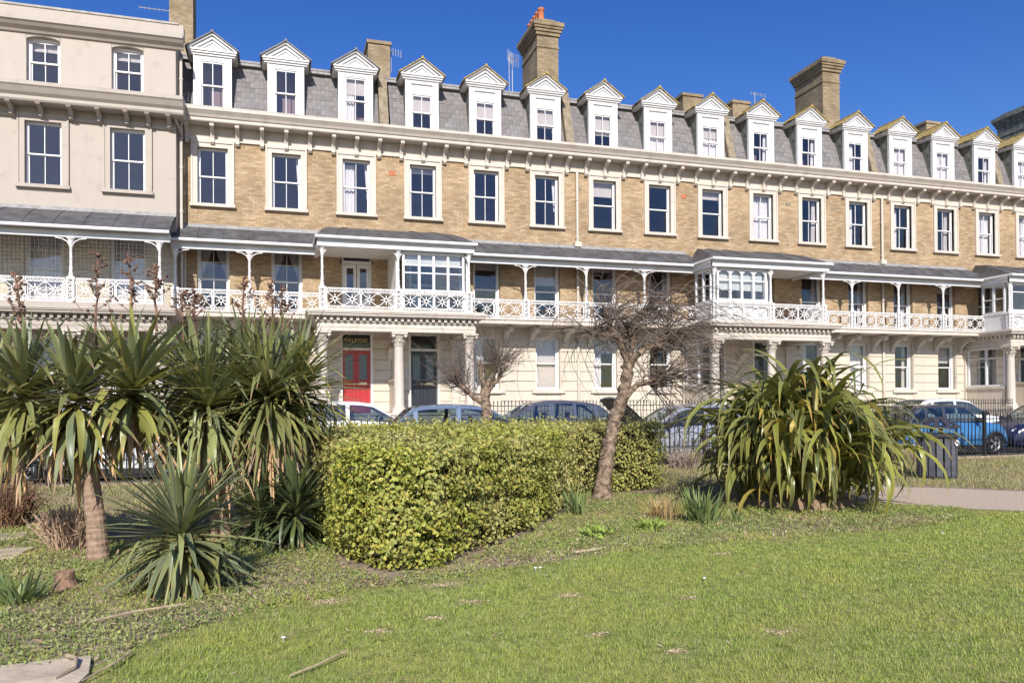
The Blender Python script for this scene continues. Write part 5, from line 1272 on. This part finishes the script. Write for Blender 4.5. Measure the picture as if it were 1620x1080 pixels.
def car(label, loc, rotz, p, pm, roofm=None, hood_open=False, group=None):
    """p: L,W, belt [(x,z)], roof [(x,z)] from rear glass foot to windscreen foot, wheels (xr,xf), R; x=0 rear .. L front"""
    t = thing('parked_car', label, 'car', loc, rotz, group); L, W, R = p['L'], p['W'], p['R']; hw = W/2; xr, xf = p['wheels']; ar = R+.05
    belt, roof = p['belt'], p['roof']; rx0, rx1 = roof[0][0], roof[-1][0]
    def plan(x):   # plan taper at the ends
        f = min(1, x/.55); g = min(1, (L-x)/.75); return hw*(.80+.20*math.sin(f*math.pi/2))*(.74+.26*math.sin(g*math.pi/2))
    xs = sorted(set(np.round(np.concatenate([np.linspace(0,L,34), np.linspace(xr-ar,xr+ar,13), np.linspace(xf-ar,xf+ar,13), [.04,.12,L-.04,L-.12]]),3)))
    rows = []
    for x in xs:
        zb = lerp_tab(belt, x); w = plan(x); zl = .19+(.10*max(0,1-x/.5))+(.06*max(0,1-(L-x)/.5))
        for xw in (xr, xf):
            if abs(x-xw) < ar: zl = max(zl, R-.04+math.sqrt(max(0, ar*ar-(x-xw)**2)))
        zl = min(zl, zb-.12); sh = .035
        half = [(w*.93,zl),(w*.985,zl+(zb-zl)*.18),(w,zl+(zb-zl)*.45),(w*.985,zl+(zb-zl)*.72),(w*.955,zb-.05),(w*.90,zb)]
        inn = (w*.55, zb+sh*(1 if (x > rx1 or x < rx0) else -.6))
        rows.append([(x,-a,z) for a,z in half]+[(x,-inn[0],inn[1])]+[(x,0,inn[1]+.008)]+[(x,inn[0],inn[1])]+[(x,a,z) for a,z in half[::-1]])
    body = MB(); body.grid(rows); k = len(rows[0])
    body.add(rows[0], [tuple(range(k))]); body.add(rows[-1], [tuple(range(k-1,-1,-1))])
    bo = build('body', body, pm, t, smooth=True)
    # greenhouse shell split into painted strips and panes
    pil = p['pillars']; pw = .05
    gx = sorted(set(np.round(np.concatenate([np.linspace(rx0,rx1,25), *[[q-pw,q+pw] for q in pil], [rx0+.05, rx1-.05]]),3))); gx = [x for x in gx if rx0 <= x <= rx1]
    def ring(x):
        zb = lerp_tab(belt, x)-.01; zr = max(zb+.002, lerp_tab(roof, x)); wb = plan(x)*.90; tum = (zr-zb)*.22; wr = wb-tum
        P = [(wb,zb),(wb-tum*.08,zb+(zr-zb)*.06),(wb-tum*.82,zb+(zr-zb)*.86),(wr-.03,zb+(zr-zb)*.975),(wr*.80,zr+.012),(wr*.4,zr+.03)]
        return [(x,-a,z) for a,z in P]+[(x,a,z) for a,z in P[::-1]]
    rings = [ring(x) for x in gx]; shell, pane = MB(), {}
    xa, xd = p['flat']        # roof panel extent: rear glass ends, windscreen starts
    for (A, B, x, x2) in zip(rings, rings[1:], gx, gx[1:]):
        m = (x+x2)/2
        for j in range(len(A)-1):
            quad = [A[j], A[j+1], B[j+1], B[j]]; side = j in (1, 9); hgt = lerp_tab(roof, m)-lerp_tab(belt, m)
            top = j in (3,4,5,6,7)
            key = None
            if side and hgt > .10 and not any(abs(m-q) < pw for q in pil) and m > rx0+.05 and m < rx1-.06: key = ('side_window', j, sum(m > q for q in pil))
            if top and (m > xd) and j in (4,5,6): key = ('windscreen',)
            if top and (m < xa) and j in (4,5,6) and m > rx0+.03: key = ('rear_window',)
            (pane.setdefault(key, MB()) if key else shell).add(quad, [(0,1,2,3)])
    build('roof', shell, roofm or pm, t, smooth=True)
    for key, mb in pane.items(): build(key[0], mb, CARGLASS, t, smooth=False)
    # wheels
    def wheel():
        w = MB(); w.lathe([(R*.66,-.09),(R*.93,-.095),(R,-.06),(R,.06),(R*.93,.095),(R*.66,.09)], 24, axis='y', cap=False); return w.mesh('tyre', TYRE, True)
    def rim():
        w = MB(); w.lathe([(R*.68,-.085),(R*.66,-.07),(R*.6,-.05),(R*.6,.05)], 22, axis='y', cap=False); w.lathe([(.06,-.075),(.055,-.085),(.01,-.09)], 10, axis='y')
        for q in range(5):
            for dq in (-.12,.12):
                a = 2*math.pi*q/5; w.bar((.05*math.cos(a),-.07,.05*math.sin(a)), (R*.65*math.cos(a+dq),-.07,R*.65*math.sin(a+dq)), .035, .03)
        return w.mesh('rim', ALLOY)
    for x in (xr, xf):
        for s in (-1, 1):
            wo = ob('wheel', cached(('tyre', R), wheel), t, (x, s*(hw-.13), R), (0, 0, 0 if s < 0 else math.pi)); ob('rim', cached(('rim', R), rim), wo)
    build('underbody', MB().box(.25, L-.3, -hw+.3, hw-.3, .16, .45), PLASTIC, t)
    # lamps, plates, mirrors, handles, sills
    zf, zr_ = lerp_tab(belt, L-.25), lerp_tab(belt, .15)
    for s in (-1, 1):
        hl = MB(); hl.lathe([(.13,-.02),(.12,.03),(.08,.05)], 14, axis='x'); build('headlight', hl, LAMP, t, loc=(L-.17, s*plan(L-.17)*.80, zf-.13), rot=(0,-.35,s*.55), scale=(1,1.25,.75))
        build('tail_light', MB().box(-.02,.05,-.07,.07,-.15,.15), TAIL, t, loc=(.07, s*plan(.07)*.93, zr_-.16), rot=(0,.15,s*-.5))
        mr = MB(); mr.lathe([(.02,-.11),(.075,-.09),(.085,0),(.07,.09),(.02,.11)], 10, axis='y'); build('mirror', mr, p.get('mirror', PLASTIC), t, loc=(rx1-.32, s*(hw+.04), lerp_tab(belt, rx1-.3)+.07), scale=(.8,1,1))
        for q in p['handles']: build('door_handle', MB().box(-.09,.09,-.018,.018,-.012,.014), p.get('handlem', pm), t, loc=(q, s*(plan(q)*.99+.012), lerp_tab(belt, q)-.14))
        build('sill', MB().box(xr+ar+.02, xf-ar-.02, s*hw*.95-.02, s*hw*.95+.02, .17, .30 if not p.get('clad') else .36), PLASTIC, t)
        for q in p['seams']: build('door_seam', MB().box(q-.004, q+.004, min(s*plan(q)*.99,s*(plan(q)+.003)), max(s*plan(q)*.99,s*(plan(q)+.003)), .36, lerp_tab(belt, q)-.06), PLASTIC, t)
        for x in (xr, xf):
            arm = MB(); am = p.get('clad') and PLASTIC or pm
            arm.tube([(x+(ar+.0)*math.cos(a), s*(plan(x)*.985), R-.04+(ar+.0)*math.sin(a)) for a in np.linspace(.1, math.pi-.1, 14)], .035 if p.get('clad') else .014, 6); build('wheel_arch', arm, am, t, smooth=True)
    build('bumper', MB().box(L-.05, L+.02, -hw*.6, hw*.6, .28, .42), PLASTIC, t); build('number_plate', MB().box(L+.02, L+.03, -.26, .26, .42, .53), PLATE_W, t)
    build('number_plate', MB().box(-.03, -.02, -.26, .26, .55, .66), PLATE_Y, t)
    for q in p['seats']:
        for s in (-1, 1):
            se = MB(); se.prism([(q-.12,.35),(q+.05,.35),(q-.05,.98),(q-.17,.98)], s*.36-.22, s*.36+.22, 'y'); se.v = [(a, b, c) for a, b, c in se.v]
            se2 = MB(); P_ = [(q-.14,.35),(q+.04,.35),(q-.07,1.0),(q-.19,1.0)]
            build('seat', MB().prism(P_, s*.36-.22, s*.36+.22, 'y'), SEAT, t)
            build('headrest', MB().prism([(q-.22,1.03),(q-.13,1.03),(q-.15,1.2),(q-.22,1.2)], s*.36-.12, s*.36+.12, 'y'), SEAT, t)
    build('steering_wheel', MB().tube([(p['seats'][0]+.55+.06*math.sin(a), .36+.17*math.cos(a), .95+.16*math.sin(a)) for a in np.linspace(0,6.283,16)], .016, 5), SEAT, t)
    build('dashboard', MB().box(rx1-.75, rx1-.25, -hw*.8, hw*.8, .75, .95), SEAT, t)
    if hood_open:
        h0 = rx1+.12; hl = L-h0-.1; n = 8; rows = []
        for i in range(n+1):
            f = i/n; a = rad(38)-.25*f; x = h0+hl*f*math.cos(rad(47)); z = lerp_tab(belt,h0)+.04+hl*f*math.sin(rad(47))-.16*f*f*hl*.6
            w = plan(h0+hl*f)*.86; rows.append([(x,-w,z),(x,-w*.5,z+.045),(x,0,z+.06),(x,w*.5,z+.045),(x,w,z)])
        hm = MB().grid(rows); hm.grid([[(x+.012,y*.97,z-.035) for x,y,z in r] for r in rows], 1); 
        hm.grid([rows[-1], [(x+.012,y*.97,z-.035) for x,y,z in rows[-1]]]); hm.grid([[r[0] for r in rows], [(r[0][0]+.012,r[0][1]*.97,r[0][2]-.035) for r in rows]])
        ob('bonnet', hm.mesh('bonnet', [pm, mat('bonnet_underside', (.24,.20,.15), .9, .3, 6)], True), t)
        build('bonnet_stay', MB().tube([(h0+.55,-.5,lerp_tab(belt,h0)),(h0+.62,-.45,lerp_tab(belt,h0)+.48)], .006, 5), STEEL, t)
        build('engine', MB().box(h0+.1, L-.3, -.5, .5, .5, lerp_tab(belt,h0)+.02).box(h0+.2,h0+.55,-.3,.2,.6,lerp_tab(belt,h0)+.07), PLASTIC, t)
    return t
HATCH = dict(L=4.05, W=1.72, R=.31, wheels=(.72,3.22), belt=[(0,.72),(.05,.86),(.25,.95),(1.5,.94),(2.9,.90),(3.1,.89),(3.7,.77),(3.98,.62),(4.05,.45)],
             roof=[(.10,.96),(.42,1.36),(.62,1.42),(1.3,1.47),(1.9,1.46),(2.3,1.40),(3.05,.91)], flat=(.60,2.3), pillars=(.62,1.62), handles=(1.35,2.3), seams=(1.62,2.72), seats=(1.95,.98))
MINI = dict(L=3.72, W=1.70, R=.31, wheels=(.62,3.02), belt=[(0,.7),(.05,.86),(.3,.94),(1.5,.93),(2.55,.92),(2.75,.93),(3.3,.86),(3.6,.72),(3.7,.55),(3.72,.42)],
            roof=[(.12,.95),(.36,1.34),(.6,1.41),(1.2,1.43),(1.9,1.42),(2.1,1.38),(2.66,.94)], flat=(.5,2.06), pillars=(.66,1.28), handles=(1.45,), seams=(1.28,2.45), seats=(1.75,.9), clad=True)
ESTATE = dict(L=4.65, W=1.80, R=.32, wheels=(.95,3.68), belt=[(0,.75),(.05,.9),(.3,.98),(1.6,.96),(3.2,.92),(3.5,.92),(4.2,.80),(4.55,.66),(4.65,.45)],
              roof=[(.12,1.0),(.62,1.40),(.95,1.47),(1.7,1.54),(2.3,1.53),(2.7,1.46),(3.5,.94)], flat=(.9,2.72), pillars=(.80,1.45,2.15), handles=(1.75,2.65), seams=(2.15,3.1), seats=(2.45,1.45))
SUV = dict(L=4.3, W=1.80, R=.34, wheels=(.8,3.4), belt=[(0,.8),(.05,1.0),(.3,1.07),(1.6,1.05),(2.95,1.02),(3.1,1.02),(3.9,.92),(4.2,.76),(4.3,.5)],
           roof=[(.12,1.08),(.42,1.48),(.7,1.55),(1.4,1.60),(2.0,1.59),(2.4,1.52),(3.15,1.03)], flat=(.66,2.42), pillars=(.72,1.70), handles=(1.45,2.4), seams=(1.7,2.8), seats=(2.0,1.05), mirror=PLASTIC)
CG = 'cars parked along the road'
PI = math.pi
car('white estate car parked behind the tall yuccas at the left', (-5.85, 18.3, -.03), 0, dict(ESTATE, wheels=(1.0,3.75)), paint('white_car_paint', (.78,.78,.77)), group=CG)
car('white hatchback on the far side in front of the red door', (.15, 22.0, .16), 0, HATCH, paint('white_gloss_car_paint', (.80,.80,.79)), group=CG)
car('pale metallic blue hatchback between the yuccas and the small bare tree', (2.35, 18.2, .0), 0, dict(HATCH, L=4.2, roof=[(.10,1.0),(.55,1.42),(.8,1.48),(1.4,1.51),(2.0,1.49),(2.4,1.42),(3.2,.95)], flat=(.75,2.42), wheels=(.75,3.35)), paint('pale_blue_metallic', (.20,.27,.37), .45), roofm=None, group=CG)
car('dusky purple estate car on the far side behind the hedge', (9.75, 22.0, .1), PI, ESTATE, paint('purple_grey_metallic', (.12,.125,.165), .45), group=CG)
car('silver lilac hatchback with its bonnet raised, behind the bare tree', (12.05, 18.25, 0), PI, dict(HATCH, L=4.45, wheels=(.75,3.45), belt=[(0,.72),(.05,.86),(.25,.95),(1.5,.94),(2.9,.90),(3.2,.89),(3.9,.80),(4.35,.66),(4.45,.45)], roof=[(.10,.96),(.42,1.38),(.7,1.44),(1.3,1.49),(1.9,1.48),(2.25,1.42),(3.1,.91)]), paint('silver_lilac_metallic', (.42,.43,.47), .4), hood_open=True, group=CG)
car('bright blue small hatchback with black arches, behind the litter bin', (16.75, 18.25, 0), 0, MINI, paint('bright_blue_paint', (.045,.18,.40)), roofm=paint('black_roof_paint', (.05,.05,.06)), group=CG)
car('white sport utility car on the far side behind the blue hatchback', (20.75, 22.1, .05), 0, SUV, paint('white_suv_paint', (.75,.75,.74)), group=CG)
car('navy blue saloon nosing in at the right edge', (24.75, 18.25, 0), PI, dict(HATCH, belt=[(0,.72),(.05,.86),(.25,.95),(1.5,.94),(2.9,.92),(3.1,.91),(3.7,.82),(3.98,.66),(4.05,.45)]), paint('navy_car_paint', (.012,.016,.06)), group=CG)
